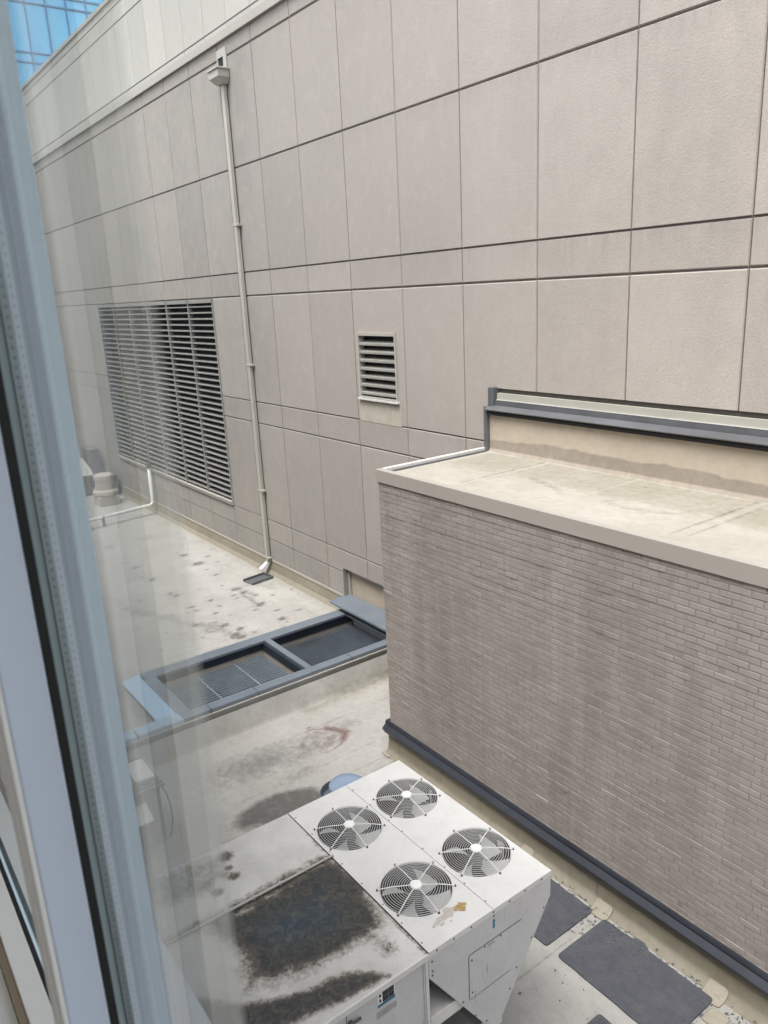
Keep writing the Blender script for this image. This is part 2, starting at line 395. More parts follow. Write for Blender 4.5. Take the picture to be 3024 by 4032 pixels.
def towerglass():
    t = NT('tower_blue_glass')
    st = t.noise(1.0, 3, 0.5, t.mapping((0.05, 0.22, 0.02)))  # paler streaks painted in as reflections on the glass
    c = t.mix(t.ramp(st, (0.35, 0.0), (0.7, 1.0)), (0.14, 0.58, 1.0), (0.34, 0.78, 1.0))
    t.color(c); t.set(0.2, 0.6, 0.5); return t.m
M['tower'] = towerglass()
M['tower_line'] = paint('tower_mullion', (0.16, 0.33, 0.55), 0.4, 0.3)
def groundmat():
    t = NT('street_asphalt'); n = t.noise(3, 6)
    t.color(t.mix(n, (0.045, 0.045, 0.047), (0.07, 0.07, 0.07))); t.set(0.9); return t.m
M['ground'] = groundmat()

# ------------------------------------------------------------------ vertex-attribute painting helpers
def ell_mask(X, Y, cx, cy, a, b, rot=0.0, soft=0.35):
    c, s_ = math.cos(rot), math.sin(rot)
    u = ((X-cx)*c + (Y-cy)*s_)/a; v = (-(X-cx)*s_ + (Y-cy)*c)/b
    d = np.sqrt(u*u + v*v)
    return np.clip((1.0 + soft - d)/(2*soft), 0, 1)
def seg_mask(X, Y, pts, w):
    out = np.zeros_like(X)
    for (x0, y0), (x1, y1) in zip(pts[:-1], pts[1:]):
        dx, dy = x1-x0, y1-y0; L2 = dx*dx+dy*dy
        t = np.clip(((X-x0)*dx + (Y-y0)*dy)/L2, 0, 1)
        d = np.hypot(X-x0-t*dx, Y-y0-t*dy)
        out = np.maximum(out, np.clip(1.0 - d/w, 0, 1))
    return out
def poly_sdf(X, Y, P):
    inside = np.zeros(X.shape, bool); d = np.full(X.shape, 1e9); n = len(P)
    for i in range(n):
        x0, y0 = P[i]; x1, y1 = P[(i+1) % n]
        dx, dy = x1-x0, y1-y0
        t = np.clip(((X-x0)*dx + (Y-y0)*dy)/(dx*dx+dy*dy), 0, 1)
        d = np.minimum(d, np.hypot(X-x0-t*dx, Y-y0-t*dy))
        cond = ((y0 > Y) != (y1 > Y)) & (X < (x1-x0)*(Y-y0)/((y1-y0) if y1 != y0 else 1e-9) + x0)
        inside ^= cond
    return np.where(inside, d, -d)
def vnoise(X, Y, f, seed):
    r = np.random.default_rng(seed); G = r.random((64, 64))
    x = X*f; y = Y*f; xi = np.floor(x).astype(int); yi = np.floor(y).astype(int)
    u = x-xi; v = y-yi; u = u*u*(3-2*u); v = v*v*(3-2*v)
    g = lambda a, b: G[a % 64, b % 64]
    return (g(xi, yi)*(1-u)+g(xi+1, yi)*u)*(1-v) + (g(xi, yi+1)*(1-u)+g(xi+1, yi+1)*u)*v
def fbm(X, Y, f, seed): return sum(vnoise(X+3.1*k, Y-1.7*k, f*2**k, seed+k)*0.5**k for k in range(4))/1.875

def grid_mesh(name, xs, ys, zfun, mat, attrs, keep=None, parent=None):
    """A sheet over the grid xs x ys; attrs(X,Y) -> dict name -> (r,g,b) arrays; keep(Xc,Yc) masks cells."""
    X, Y = np.meshgrid(xs, ys, indexing='ij'); Z = zfun(X, Y)
    nx, ny = X.shape
    co = np.stack([X, Y, Z], -1).reshape(-1, 3)
    I = np.arange(nx*ny).reshape(nx, ny)
    q = np.stack([I[:-1, :-1], I[1:, :-1], I[1:, 1:], I[:-1, 1:]], -1).reshape(-1, 4)
    if keep is not None:
        kc = keep((X[:-1, :-1]+X[1:, 1:])/2, (Y[:-1, :-1]+Y[1:, 1:])/2).reshape(-1); q = q[kc]
    me = bpy.data.meshes.new(name)
    me.vertices.add(len(co)); me.vertices.foreach_set('co', co.ravel().astype(np.float32))
    me.loops.add(len(q)*4); me.loops.foreach_set('vertex_index', q.ravel().astype(np.int32))
    me.polygons.add(len(q)); me.polygons.foreach_set('loop_start', (np.arange(len(q))*4).astype(np.int32))
    try: me.polygons.foreach_set('loop_total', np.full(len(q), 4, np.int32))
    except Exception: pass
    me.update(calc_edges=True)
    for nm, ch in attrs(X, Y).items():
        at = me.attributes.new(nm, 'FLOAT_COLOR', 'POINT')
        arr = np.ones((nx*ny, 4), np.float32)
        for k in range(3): arr[:, k] = ch[k].reshape(-1)
        at.data.foreach_set('color', arr.ravel())
    me.materials.append(mat); me.validate()
    for p in (): pass
    o = bpy.data.objects.new(name, me); C.objects.link(o)
    if parent is not None:
        o.parent = parent; o.location = -world_loc(parent)
    return o
def ar(a, b, s_):
    n = max(2, int(round((b-a)/s_))+1); return np.linspace(a, b, n)

# ------------------------------------------------------------------ rooftops (the setting)
def roofB_z(X, Y):
    return np.clip((-10.58 - X)/0.16, 0, 1)*0.34 + 0.004*fbm(X, Y, 1.1, 3)
def roofB_attr(X, Y):
    w = 0.35*(fbm(X, Y, 1.6, 40)-0.5); w2 = 0.35*(fbm(X, Y, 1.6, 50)-0.5)
    Xw, Yw = X + w, Y + w2
    g = np.zeros_like(X); o = np.zeros_like(X); r = np.zeros_like(X)
    g = np.maximum(g, 0.85*ell_mask(Xw, Yw, -8.47, 4.10, 0.30, 0.66, 0.05, 0.16))
    g = np.maximum(g, 0.50*ell_mask(Xw, Yw, -9.65, 4.35, 0.28, 0.75, -0.1, 0.7))
    g = np.maximum(g, 0.36*ell_mask(Xw, Yw, -9.45, 4.75, 0.16, 0.4, 0, 0.6))
    g = np.maximum(g, 0.30*ell_mask(Xw, Yw, -8.95, 4.75, 0.14, 0.35, 0, 0.6))
    g = np.maximum(g, 0.25*ell_mask(Xw, Yw, -9.6, 3.6, 0.35, 0.45, 0, 0.7))
    g = np.maximum(g, 0.30*seg_mask(Xw, Yw, [(-9.65, 6.2), (-9.7, 5.75)], 0.16))
    o = np.maximum(o, 0.75*seg_mask(Xw, Yw, [(-10.55, 8.2), (-10.52, 6.6), (-10.42, 5.8)], 0.22))
    g = np.maximum(g, 0.40*seg_mask(X, Y, [(-10.56, 8.2), (-10.55, 6.5)], 0.10))
    # reddish ring stain
    d = np.hypot((X+9.55)/0.34, (Y-5.36)/0.45) + 0.25*(fbm(X, Y, 5, 60)-0.5)
    ring = np.clip(1 - np.abs(d-1.0)/0.09, 0, 1)
    side = np.clip(0.35 + 0.9*(Y-5.25)/0.4 + 0.3*(X+9.55), 0.12, 1)
    r = np.maximum(r, ring*np.clip(side, 0.3, 1)*0.8)
    r = np.maximum(r, 1.0*seg_mask(Xw*0.3+X*0.7, Yw*0.3+Y*0.7, [(-9.78, 5.66), (-9.5, 5.86), (-9.36, 5.70)], 0.12))
    r = np.maximum(r, 0.20*np.clip((1.02-d)*6, 0, 1)*(0.5+fbm(X, Y, 6, 71)))
    g = np.maximum(g, 0.75*np.clip((0.85-d)*5, 0, 1)*fbm(X, Y, 9, 70)**1.3)
    # sheet laps
    for sx in (-9.92, -8.95, -4.45):
        g = np.maximum(g, 0.55*np.clip(1-np.abs(X-sx)/0.022, 0, 1)*(0.5+0.5*vnoise(X, Y, 2.0, 8)))
    for sx in (-8.52, -8.33):
        g = np.maximum(g, 0.36*np.clip(1-np.abs(X-sx)/0.022, 0, 1)*(Y < 6.1))
    # marks by the far end, specks of dirt, olive tone deepening towards the brick wall
    for (mx, my, mr) in ((-11.08, 4.09, .05), (-10.88, 4.24, .035), (-10.83, 4.51, .05), (-9.99, 5.45, .03), (-10.5, 6.9, .02)):
        g = np.maximum(g, 0.6*ell_mask(X, Y, mx, my, mr, mr*1.6, 0.4, 0.4))
    o = np.maximum(o, 0.42*np.clip((Y-5.72)/0.3, 0, 1)*(X > -8.5)*(X < -5.3))
    sp = rng.random((260, 3))
    for a_, b_, c_ in sp:
        cx, cy = -5.4 + 3.2*a_, 5.3 + 0.75*b_; rr = 0.008 + 0.022*c_*c_
        sl = (np.abs(X-cx) < 0.1) & (np.abs(Y-cy) < 0.1)
        if sl.any(): g[sl] = np.maximum(g[sl], 0.8*ell_mask(X[sl], Y[sl], cx, cy, rr, rr*1.5, a_*6, 0.4))
    return {'stain_shade': (g, o, r)}
roofB = grid_mesh('roof', ar(-10.74, -1.2, 0.022), ar(0.6, 6.14, 0.022), roofB_z, M['roof'], roofB_attr)
roofB2 = None
tag(roofB, 'pale stained membrane roof under the air handling unit', None, None, 'structure')
b = MB().quad((-10.74, 6.14, 0.0), (-8.60, 6.14, 0.0), (-8.60, 8.2, 0.0), (-10.74, 8.2, 0.0))
# the strip of lower roof between brick wall and panel wall continues the same sheet
roofB3 = grid_mesh('roof', ar(-10.74, -8.4, 0.03), ar(6.14, 8.2, 0.03), roofB_z, M['roof'], roofB_attr)
tag(roofB3, 'pale membrane roof strip between brick wall and grated well', None, None, 'structure')
b = MB().quad((-10.74, -0.1, 0.0), (18, -0.1, 0.0), (18, 0.6, 0.0), (-10.74, 0.6, 0.0)).quad((-1.2, 0.6, 0.0), (18, 0.6, 0.0), (18, 8.2, 0.0), (-1.2, 8.2, 0.0))
tag(b.build('roof', M['roof']), 'plain membrane roof beyond the brick wall', None, None, 'structure')

SPOTS = [(-21.3,5.79,.11),(-19.04,5.81,.09),(-17.86,5.81,.09),(-16.68,5.04,.06),(-16.64,5.78,.09),(-16.43,5.8,.08),(-15.38,5.16,.13),(-19.11,7.11,.1),(-18.18,7.12,.13),(-17.08,7.11,.07),(-16.24,6.89,.04),(-15.49,6.81,.07),(-15.29,6.82,.06),(-15.59,6.28,.06),(-15.14,6.3,.05),(-15.49,5.8,.08),(-15.24,5.79,.06),(-15.24,5.62,.04),(-14.79,6.07,.06),(-14.49,6.27,.04),(-15.81,7.04,.11),(-15.5,7.07,.09),(-15.16,7.2,.07),(-14.89,7.48,.05),(-14.58,7.02,.12),(-14.01,7.15,.06),(-13.73,7.5,.06),(-14.38,6.79,.05),(-13.56,6.98,.08),(-13.35,6.97,.04),(-14.36,5.78,.08),(-14.07,5.69,.16),(-14.09,5.92,.09),(-13.69,6.09,.09),(-13.47,5.87,.14),(-13.31,5.94,.11),(-14.51,5.46,.09),(-15.8,4.83,.06),(-16.43,4.67,.08),(-18.2,5.64,.05),(-21.36,7.01,.07),(-21.41,6.82,.06),(-21.59,7.04,.05),(-17.25,4.99,.04),(-19.64,5.62,.06),(-18.53,7.54,.06),(-19.48,7.04,.04),(-14.9,8.0,.04),(-13.88,5.15,.03),(-13.83,5.34,.03),(-13.33,6.24,.05),(-13.15,6.79,.04),(-19.09,7.9,.04),(-17.95,7.53,.05),(-17.57,7.11,.04),(-17.66,6.41,.04),(-14.24,5.11,.04),(-14.55,4.83,.05),(-13.84,4.47,.05),(-15.29,4.47,.04),(-15.14,4.34,.03),(-22.94,6.25,.06),(-23.09,6.96,.06),(-22.56,7.77,.05),(-20.62,7.74,.05)]
ZA = 0.33
def roofA_attr(X, Y):
    g = np.zeros_like(X); o = np.zeros_like(X); r = np.zeros_like(X)
    w = 0.10*(fbm(X, Y, 3.0, 20)-0.5)
    for i, (cx, cy, rr) in enumerate(SPOTS):
        sl = (np.abs(X-cx) < 3*rr+.1) & (np.abs(Y-cy) < 3*rr+.1)
        if not sl.any(): continue
        ring = i in (6, 31, 30)
        mk = ell_mask(X[sl]+w[sl], Y[sl]+w[sl], cx, cy, rr*0.8, rr*1.25, 0.2*(i % 5), 0.28)
        if ring:
            d = np.hypot((X[sl]-cx)/rr, (Y[sl]-cy)/rr/1.3); mk = 0.9*np.clip(1-np.abs(d-0.85)/0.3, 0, 1)
        g[sl] = np.maximum(g[sl], (0.75 if rr > .07 else 0.6)*mk)
        g[sl] = np.maximum(g[sl], 0.25*ell_mask(X[sl]+w[sl], Y[sl], cx, cy, rr*1.6, rr*2.2, 0, 0.6))
    for P, wd, s_ in (([(-15.9, 7.0), (-15.5, 7.1), (-15.15, 7.2)], .12, .5), ([(-15.5, 7.05), (-15.0, 6.95), (-14.5, 7.0)], .14, .55),
                      ([(-14.6, 5.45), (-14.1, 5.75), (-13.6, 5.85), (-13.3, 5.95)], .2, .45), ([(-15.4, 5.1), (-14.8, 5.3), (-14.5, 5.5)], .2, .3),
                      ([(-17.5, 4.6), (-16.4, 4.65), (-15.4, 5.1)], .25, .3), ([(-15.9, 7.4), (-15.6, 7.75), (-15.3, 7.7)], .25, .32)):
        g = np.maximum(g, s_*seg_mask(X+w*2, Y+w*2, P, wd))
    for sy in (7.62, 6.02, 4.42): g = np.maximum(g, 0.22*np.clip(1-np.abs(Y-sy)/0.02, 0, 1))
    for sx in (-22.4, -19.4, -16.4, -13.4): g = np.maximum(g, 0.26*np.clip(1-np.abs(X-sx)/0.025, 0, 1))
    o = np.maximum(o, 0.55*np.clip((Y-7.8)/0.3, 0, 1))
    g = np.maximum(g, 0.28*ell_mask(X, Y, -25.2, 7.2, 2.2, 0.8, 0, 0.6)*fbm(X, Y, 3, 90)*1.6)
    g = np.maximum(g, 0.45*ell_mask(X, Y, -11.9, 3.30, 0.95, 0.12, 0, 0.7))  # shadow under the sloped cap's edge, painted dark
    return {'stain_shade': (g, o, r)}
roofA = grid_mesh('roof', ar(-31, -10.97, 0.03), ar(1.6, 8.16, 0.03), lambda X, Y: np.full_like(X, ZA) + 0.004*fbm(X, Y, 0.9, 5), M['roof'], roofA_attr,
                  keep=lambda X, Y: (X < -12.66) | (Y < 3.86))
tag(roofA, 'pale membrane roof dotted with dark round spots below the panel wall', None, None, 'structure')
b = MB().quad((-60, -0.1, ZA), (-31, -0.1, ZA), (-31, 8.2, ZA), (-60, 8.2, ZA)).quad((-31, -0.1, ZA), (-10.97, -0.1, ZA), (-10.97, 1.6, ZA), (-31, 1.6, ZA))
tag(b.build('roof', M['roof']), 'plain membrane roof reaching away to the left', None, None, 'structure')
b = MB().quad((-1500, -1500, -9), (1500, -1500, -9), (1500, 1500, -9), (-1500, 1500, -9))
tag(b.build('ground', M['ground']), 'street level far below the roofs', None, None, 'structure')

# ------------------------------------------------------------------ precast panel building
S = 8.22
VX = [(-1.2868 + (n-7)*0.18185)*S for n in range(-26, 19)]
def subtract(rects, h):
    out = []
    for x0, x1, z0, z1 in rects:
        hx0, hx1, hz0, hz1 = h
        if hx0 >= x1 or hx1 <= x0 or hz0 >= z1 or hz1 <= z0: out.append((x0, x1, z0, z1)); continue
        a, b_ = max(x0, hx0), min(x1, hx1)
        if x0 < hx0: out.append((x0, hx0, z0, z1))
        if x1 > hx1: out.append((hx1, x1, z0, z1))
        if z0 < hz0: out.append((a, b_, z0, hz0))
        if z1 > hz1: out.append((a, b_, hz1, z1))
    return out
trng = random.Random(5)
def set_tones(o, mb):
    at_ = o.data.attributes.new('tone', 'FLOAT', 'POINT'); at_.data.foreach_set('value', np.array(mb.tones, np.float32))
def panel_wall(mb, back, y, vx, zs, holes, dep=0.024):
    """zs: list of (z, half width of reveal, chamfer); vx: list of x; panels stand proud of a backing sheet"""
    for i in range(len(vx)-1):
        for j in range(len(zs)-1):
            dark_l, dark_r = (i % 2 == 0), (i % 2 == 1)
            tone_ = trng.random()
            gx0 = 0.008 if dark_l else 0.006; gx1 = 0.008 if dark_r else 0.006
            cx0 = 0.004 if dark_l else 0.012; cx1 = 0.004 if dark_r else 0.012
            X0, X1 = vx[i]+gx0, vx[i+1]-gx1
            Z0, Z1 = zs[j][0]+zs[j][1], zs[j+1][0]-zs[j+1][1]
            c0, c1 = zs[j][2], zs[j+1][2]
            rects = [(X0, X1, Z0, Z1)]
            for h in holes: rects = subtract(rects, h)
            for (a, b_, c, d) in rects:
                l = cx0 if a == X0 else 0.0; r = cx1 if b_ == X1 else 0.0
                lo = c0 if c == Z0 else 0.0; hi = c1 if d == Z1 else 0.0
                ya = y + dep
                mb.tones = getattr(mb, 'tones', []) + [tone_]*8
                mb.add([(a, ya, c), (b_, ya, c), (b_, ya, d), (a, ya, d), (a+l, y, c+lo), (b_-r, y, c+lo), (b_-r, y, d-hi), (a+l, y, d-hi)],
                       [(4,5,6,7), (0,1,5,4), (1,2,6,5), (2,3,7,6), (3,0,4,7)])
    rects = [(vx[0], vx[-1], zs[0][0], zs[-1][0])]
    for h in holes: rects = subtract(rects, h)
    for (a, b_, c, d) in rects: back.quad((a, y+dep-0.003, c), (b_, y+dep-0.003, c), (b_, y+dep-0.003, d), (a, y+dep-0.003, d))

bld = thing('panel_building', 'tall beige building of precast concrete panels behind the roofs', 'building', (-10, S, 0))
WY = S
LV = (VX[10-0] if False else -27.020, -18.052, 1.72, 6.880)      # big louver opening
SL = (-11.965, -10.800, 4.940, 6.145)                            # small louver opening
RC = (-12.965, -9.6, 0.0, 1.300)                                 # recess above the grated well
UP = (-8.470, 6.0, 4.30, 5.365)                                  # strip above the brick roof
zs = [(0.694, 0.0, 0.0), (1.204, 0.007, 0.010), (1.701, 0.007, 0.010), (4.031, 0.007, 0.012), (4.528, 0.007, 0.012), (6.887, 0.009, 0.016), (7.393, 0.012, 0.006), (9.524, 0.009, 0.014), (11.645, 0.009, 0.014), (11.95, 0.0, 0.0)]
pm, bk = MB(), MB()
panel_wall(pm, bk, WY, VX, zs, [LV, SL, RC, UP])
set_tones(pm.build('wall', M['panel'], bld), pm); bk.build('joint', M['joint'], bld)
# upper wall, set back over a flat roof
zs2 = [(11.2, 0, 0), (14.42, 0.010, 0.014), (16.70, 0.010, 0.014), (17.22, 0.010, 0.014), (17.48, 0, 0)]
pm, bk = MB(), MB()
panel_wall(pm, bk, 11.56, [x for x in VX], zs2, [])
set_tones(pm.build('upper_wall', M['panel_upper'], bld), pm); bk.build('joint', M['joint'], bld)
MB().box(VX[0], VX[-1], 11.50, 12.2, 17.48, 17.62).build('coping', M['coping'], bld, bevel=0.01)
MB().box(VX[0], VX[-1], 11.62, 20, 11.2, 17.47).build('rear_block', M['panel_upper'], bld)
MB().box(VX[0], VX[-1], 8.16, 8.62, 11.94, 12.11).build('coping', M['coping'], bld, bevel=0.008)
MB().box(VX[0], VX[-1], 8.27, 8.60, 11.5, 11.935).box(VX[0], VX[-1], 8.60, 11.55, 11.3, 11.45).build('parapet_roof', M['roof'], bld)
# core behind the wall (gives the openings something solid to stand in)
MB().box(VX[0], -27.4, 8.30, 8.5, 0.3, 11.2).box(-17.7, VX[-1], 8.55, 8.7, 0.0, 11.2).build('core', M['dark_inside'], bld)
# base flashing along the foot, with its termination strip
MB().add([(-59, 8.215, 0.70), (-12.985, 8.215, 0.70), (-12.985, 8.10, 0.33), (-59, 8.10, 0.33), (-59, 8.205, 0.60), (-12.985, 8.205, 0.60), (-59, 8.175, 0.42), (-12.985, 8.175, 0.42)],
         [(0,4,5,1), (4,6,7,5), (6,3,2,7)]).build('base_flashing', M['flash'], bld)
MB().box(-59, -12.99, 8.196, 8.24, 0.640, 0.690).build('termination_strip', M['beige_metal'], bld)

# large louver
lv = MB()
for k in range(7):
    x = LV[0] + k*1.4947
    lv.box(x-0.022, x+0.022, 8.190, 8.32, LV[2]+0.09, LV[3]-0.02)
lv.box(LV[0], LV[1], 8.19, 8.33, LV[3]-0.10, LV[3]-0.004)
lvf = lv.build('louver', M['louver_metal'], bld); lvf['label'] = 'large louver of long horizontal slats'
lb = MB()
z = LV[3]-0.155
while z > LV[2]+0.12:
    # sloping blade: high inside, low lip outside
    for k in range(6):
        x0 = LV[0] + k*1.4947 + 0.031; x1 = x0 + 1.4327
        lb.add([(x0, 8.200, z-0.045), (x1, 8.200, z-0.045), (x1, 8.200, z-0.021), (x0, 8.200, z-0.021), (x0, 8.38, z+0.004), (x1, 8.38, z+0.004), (x1, 8.38, z-0.002), (x0, 8.38, z-0.002), (x1, 8.212, z-0.045), (x0, 8.212, z-0.045)],
               [(0,1,2,3), (3,2,5,4), (0,9,8,1), (9,7,6,8), (7,4,5,6)])
    z -= 0.1505
lb.build('slats', M['louver_metal'], lvf)
MB().box(LV[0]-0.4, LV[1]+0.4, 8.42, 8.44, LV[2]-0.3, LV[3]+0.3).box(LV[0]-0.03, LV[0]-0.003, 8.246, 8.42, LV[2], LV[3]).box(LV[1]+0.003, LV[1]+0.03, 8.246, 8.42, LV[2], LV[3]).build('backing', M['louver_back'], lvf)
MB().box(LV[0]-0.02, LV[1]+0.02, 8.15, 8.33, LV[2]+0.055, LV[2]+0.085).box(LV[0]-0.02, LV[1]+0.02, 8.17, 8.33, LV[2]-0.01, LV[2]+0.045).build('sill', M['beige_metal'], lvf)
# small louver
sl = MB()
x0, x1, z0, z1 = SL
sl.box(x0, x0+0.055, 8.19, 8.33, z0, z1).box(x1-0.035, x1, 8.19, 8.33, z0, z1).box(x0+0.055, x1-0.035, 8.19, 8.33, z1-0.06, z1).box(x0+0.055, x1-0.035, 8.19, 8.33, z0+0.03, z0+0.055)
slf = sl.build('louver', M['beige_metal'], bld); slf['label'] = 'small louver with seven slats'
lb = MB()
for k in range(7):
    z = z1 - 0.19 - k*0.1475
    a, b_ = x0+0.056, x1-0.036
    lb.add([(a, 8.200, z-0.040), (b_, 8.200, z-0.040), (b_, 8.200, z+0.000), (a, 8.200, z+0.000), (a, 8.38, z+0.05), (b_, 8.38, z+0.05), (b_, 8.38, z+0.044), (a, 8.38, z+0.044), (b_, 8.212, z-0.040), (a, 8.212, z-0.040)],
           [(0,1,2,3), (3,2,5,4), (0,9,8,1), (9,7,6,8), (7,4,5,6)])
lb.build('slats', M['slat_small'], slf)
MB().quad((x0, 8.40, z0), (x1, 8.40, z0), (x1, 8.40, z1), (x0, 8.40, z1)).build('backing', M['louver_back'], slf)
MB().box(x0-0.02, x1+0.03, 8.16, 8.33, z0-0.012, z0+0.022).build('sill', M['white_edge'], slf)
MB().box(x0-0.05, x1+0.06, 8.2175, 8.2185, z0-0.42, z0-0.02).build('repair_patch', paint('stucco_repair', (0.43, 0.40, 0.335), 0.9, var=0.12, scale=5, bump=0.3), bld)

# recess above the grated well: jamb, head, beige panel and metal hood
rx0, rx1, rz0, rz1 = RC
rec = MB().box(rx0-0.001, rx0+0.006, 8.2, 8.40, 0.5, rz1).box(rx0, rx1, 8.222, 8.40, rz1-0.004, rz1+0.01).build('recess_jamb', M['panel'], bld)
MB().box(rx0+0.006, rx1, 8.33, 8.37, rz1-0.105, rz1-0.005).box(rx0+0.006, rx0+0.075, 8.31, 8.37, 0.6, rz1-0.105).build('recess_frame', M['beige_metal'], bld)
MB().box(rx0+0.076, rx1, 8.36, 8.39, 0.4, rz1-0.105).build('recess_panel', M['upturn'], bld)
MB().add([(-13.02, 7.86, 0.640), (-9.6, 7.86, 0.640), (-9.6, 8.33, 0.700), (-13.02, 8.33, 0.700), (-13.02, 7.86, 0.600), (-9.6, 7.86, 0.600), (-9.6, 8.2, 0.62), (-13.02, 8.2, 0.62)],
         [(0,1,2,3), (4,5,1,0), (5,4,7,6), (4,0,3,7)]).build('hood', M['cap_metal'], bld)

# flashing strip above the brick roof
b = MB().box(-8.470, -8.365, 8.12, 8.30, 5.10, 5.385).build('jamb_strip', M['grey_metal'], bld, bevel=0.012)
MB().box(-8.36, 6.0, 8.26, 8.30, 5.30, 5.37).build('shadow_gap', M['joint'], bld)
MB().box(-8.34, 6, 8.185, 8.25, 5.206, 5.298).build('cream_flashing', M['cream'], bld)
MB().box(-8.34, 6, 8.172, 8.24, 5.194, 5.205).build('drip_edge', M['white_edge'], bld)
MB().box(-8.37, 6, 8.165, 8.25, 5.118, 5.187).build('counterflashing', M['grey_metal'], bld)
MB().add([(-8.46, 8.16, 5.118), (6, 8.16, 5.118), (6, 8.03, 5.068), (-8.46, 8.03, 5.068), (6, 8.03, 5.058), (-8.46, 8.03, 5.058), (6, 8.10, 5.03), (-8.46, 8.10, 5.03)],
         [(3,2,1,0), (5,4,2,3), (7,6,4,5)]).build('counterflashing', M['slate'], bld)

MB().box(-8.45, 6.0, 8.07, 8.13, 4.985, 5.032).build('shadow_strip', M['black_rubber'], bld)  # black strip stands in for the shadow line under the shelf
# ------------------------------------------------------------------ brick penthouse
BX0, BX1, BY, BZ = -8.555, -0.8, 6.087, 4.30
bb = thing('brick_building', 'low painted brick building with a flat pale roof', 'building', (-5, BY, 0))
CO = 0.0669
bv, bf, tone = [], [], []
def brick(p0, ux, nrm, L, H, dep, tn, tilt):
    # p0 lower-left corner on the wall face, ux along the wall, nrm outwards
    n = len(bv); e = 0.003
    for (u, w, d) in ((0, 0, -0.012), (L, 0, -0.012), (L, H, -0.012), (0, H, -0.012), (e, e, dep), (L-e, e, dep+tilt), (L-e, H-e, dep+tilt), (e, H-e, dep)):
        bv.append((p0[0]+ux[0]*u+nrm[0]*d, p0[1]+ux[1]*u+nrm[1]*d, p0[2]+w)); tone.append(tn)
    for q in ((4,5,6,7), (0,1,5,4), (1,2,6,5), (2,3,7,6), (3,0,4,7)): bf.append(tuple(i+n for i in q))
z = BZ - CO; row = 0
while z > 0.30:
    rowdep = random.gauss(0, 0.0011)
    jx = random.uniform(-0.012, 0.012)
    x = BX0 + 0.0; first = True
    while x < BX1:
        L = (0.0965 if row % 2 else 0.196) if first else 0.196
        L += random.uniform(-0.004, 0.004) if not first else 0
        if first: L = L + jx
        first = False
        gap = 0.009 + random.uniform(-0.003, 0.003)
        if x + L > BX1: L = BX1 - x
        if L > 0.02:
            brick((x, BY, z + random.uniform(-0.001, 0.001)), (1, 0), (0, -1), L, CO-0.0075, rowdep + random.gauss(0, 0.0009) + (0.004 if random.random() < 0.012 else 0), random.random(), random.gauss(0, 0.0006))
        x += L + gap
    y = BY + 0.012
    while y < 8.2:
        L = min(0.196, 8.2 - y)
        if L > 0.02: brick((BX0, y + L, z), (0, -1), (-1, 0), L, CO-0.0085, random.gauss(0, 0.0012), random.random(), 0)
        y += L + 0.009
    z -= CO; row += 1
me = bpy.data.meshes.new('brick_wall'); me.from_pydata(bv, [], bf); me.materials.append(M['brick'])
at = me.attributes.new('tone', 'FLOAT', 'POINT'); at.data.foreach_set('value', np.array(tone, np.float32))
o = bpy.data.objects.new('brick_wall', me); C.objects.link(o); o.parent = bb; o.location = -world_loc(bb)
MB().box(BX0+0.0038, BX1, BY+0.0038, 8.21, 0.0, BZ).build('mortar', M['mortar'], bb)
# metal coping, front and left side
MB().box(-8.573, BX1, 6.066, 6.17, 4.292, 4.468).build('coping', M['coping'], bb, bevel=0.004)
MB().box(-8.573, -8.50, 6.171, 8.17, 4.292, 4.468).build('coping', M['white_edge'], bb, bevel=0.004)
MB().box(-8.498, -8.47, 6.19, 8.16, 4.38, 4.43).build('edge_strip', M['grey_metal'], bb)
# roof membrane of the penthouse
def roofC_attr(X, Y):
    w = 0.3*(fbm(X, Y, 1.2, 140)-0.5)
    o_ = 0.62*np.clip((Y+w-7.05)/0.35, 0, 1)*np.clip((8.13-Y)/0.08, 0, 1)*np.clip((X+8.42)/0.1, 0, 1)
    g = np.zeros_like(X)
    for sx, a_ in ((-7.30, .6), (-7.17, .35), (-5.82, .3), (-4.53, .35), (-4.22, .65), (-4.06, .5)):
        g = np.maximum(g, a_*np.clip(1-np.abs(X-sx)/0.03, 0, 1)*np.clip((Y-6.4+w)/0.2, 0, 1)*(0.35+0.9*fbm(X, Y, 2.5, 31)))
    o_ = o_*(1-0.9*np.clip(1-np.abs(X+7.235)/0.05, 0, 1))*(1-0.9*np.clip(1-np.abs(X+5.76)/0.035, 0, 1))*(1-0.8*np.clip(1-np.abs(X+4.14)/0.06, 0, 1))
    g = np.maximum(g, 0.55*np.clip(1-np.abs(Y-8.05)/0.012, 0, 1))
    g = np.maximum(g, 0.34*seg_mask(X+w, Y+w, [(-5.4, 7.0), (-4.9, 6.95), (-4.6, 7.1)], 0.12))
    g = np.maximum(g, 0.3*seg_mask(X+w, Y+w, [(-6.9, 7.2), (-6.4, 7.15), (-6.1, 7.0)], 0.14))
    g = np.maximum(g, 0.28*np.clip(1-np.abs(Y-6.30)/0.02, 0, 1)*vnoise(X, Y, 3, 9)*1.4)
    g = np.maximum(g, 0.95*ell_mask(X, Y, -5.47, 7.86, 0.035, 0.018, 0.3, 0.2))
    return {'stain_shade': (g, o_, 0*g)}
grid_mesh('roof_membrane', ar(-8.50, BX1, 0.02), ar(6.165, 8.16, 0.02),
          lambda X, Y: 4.405 + 0.045*np.clip((6.30-Y)/0.13, 0, 1) + 0.02*np.clip((Y-8.06)/0.1, 0, 1) + 0.006*fbm(X, Y, 2.2, 77), M['roof_brick'], roofC_attr, parent=bb)
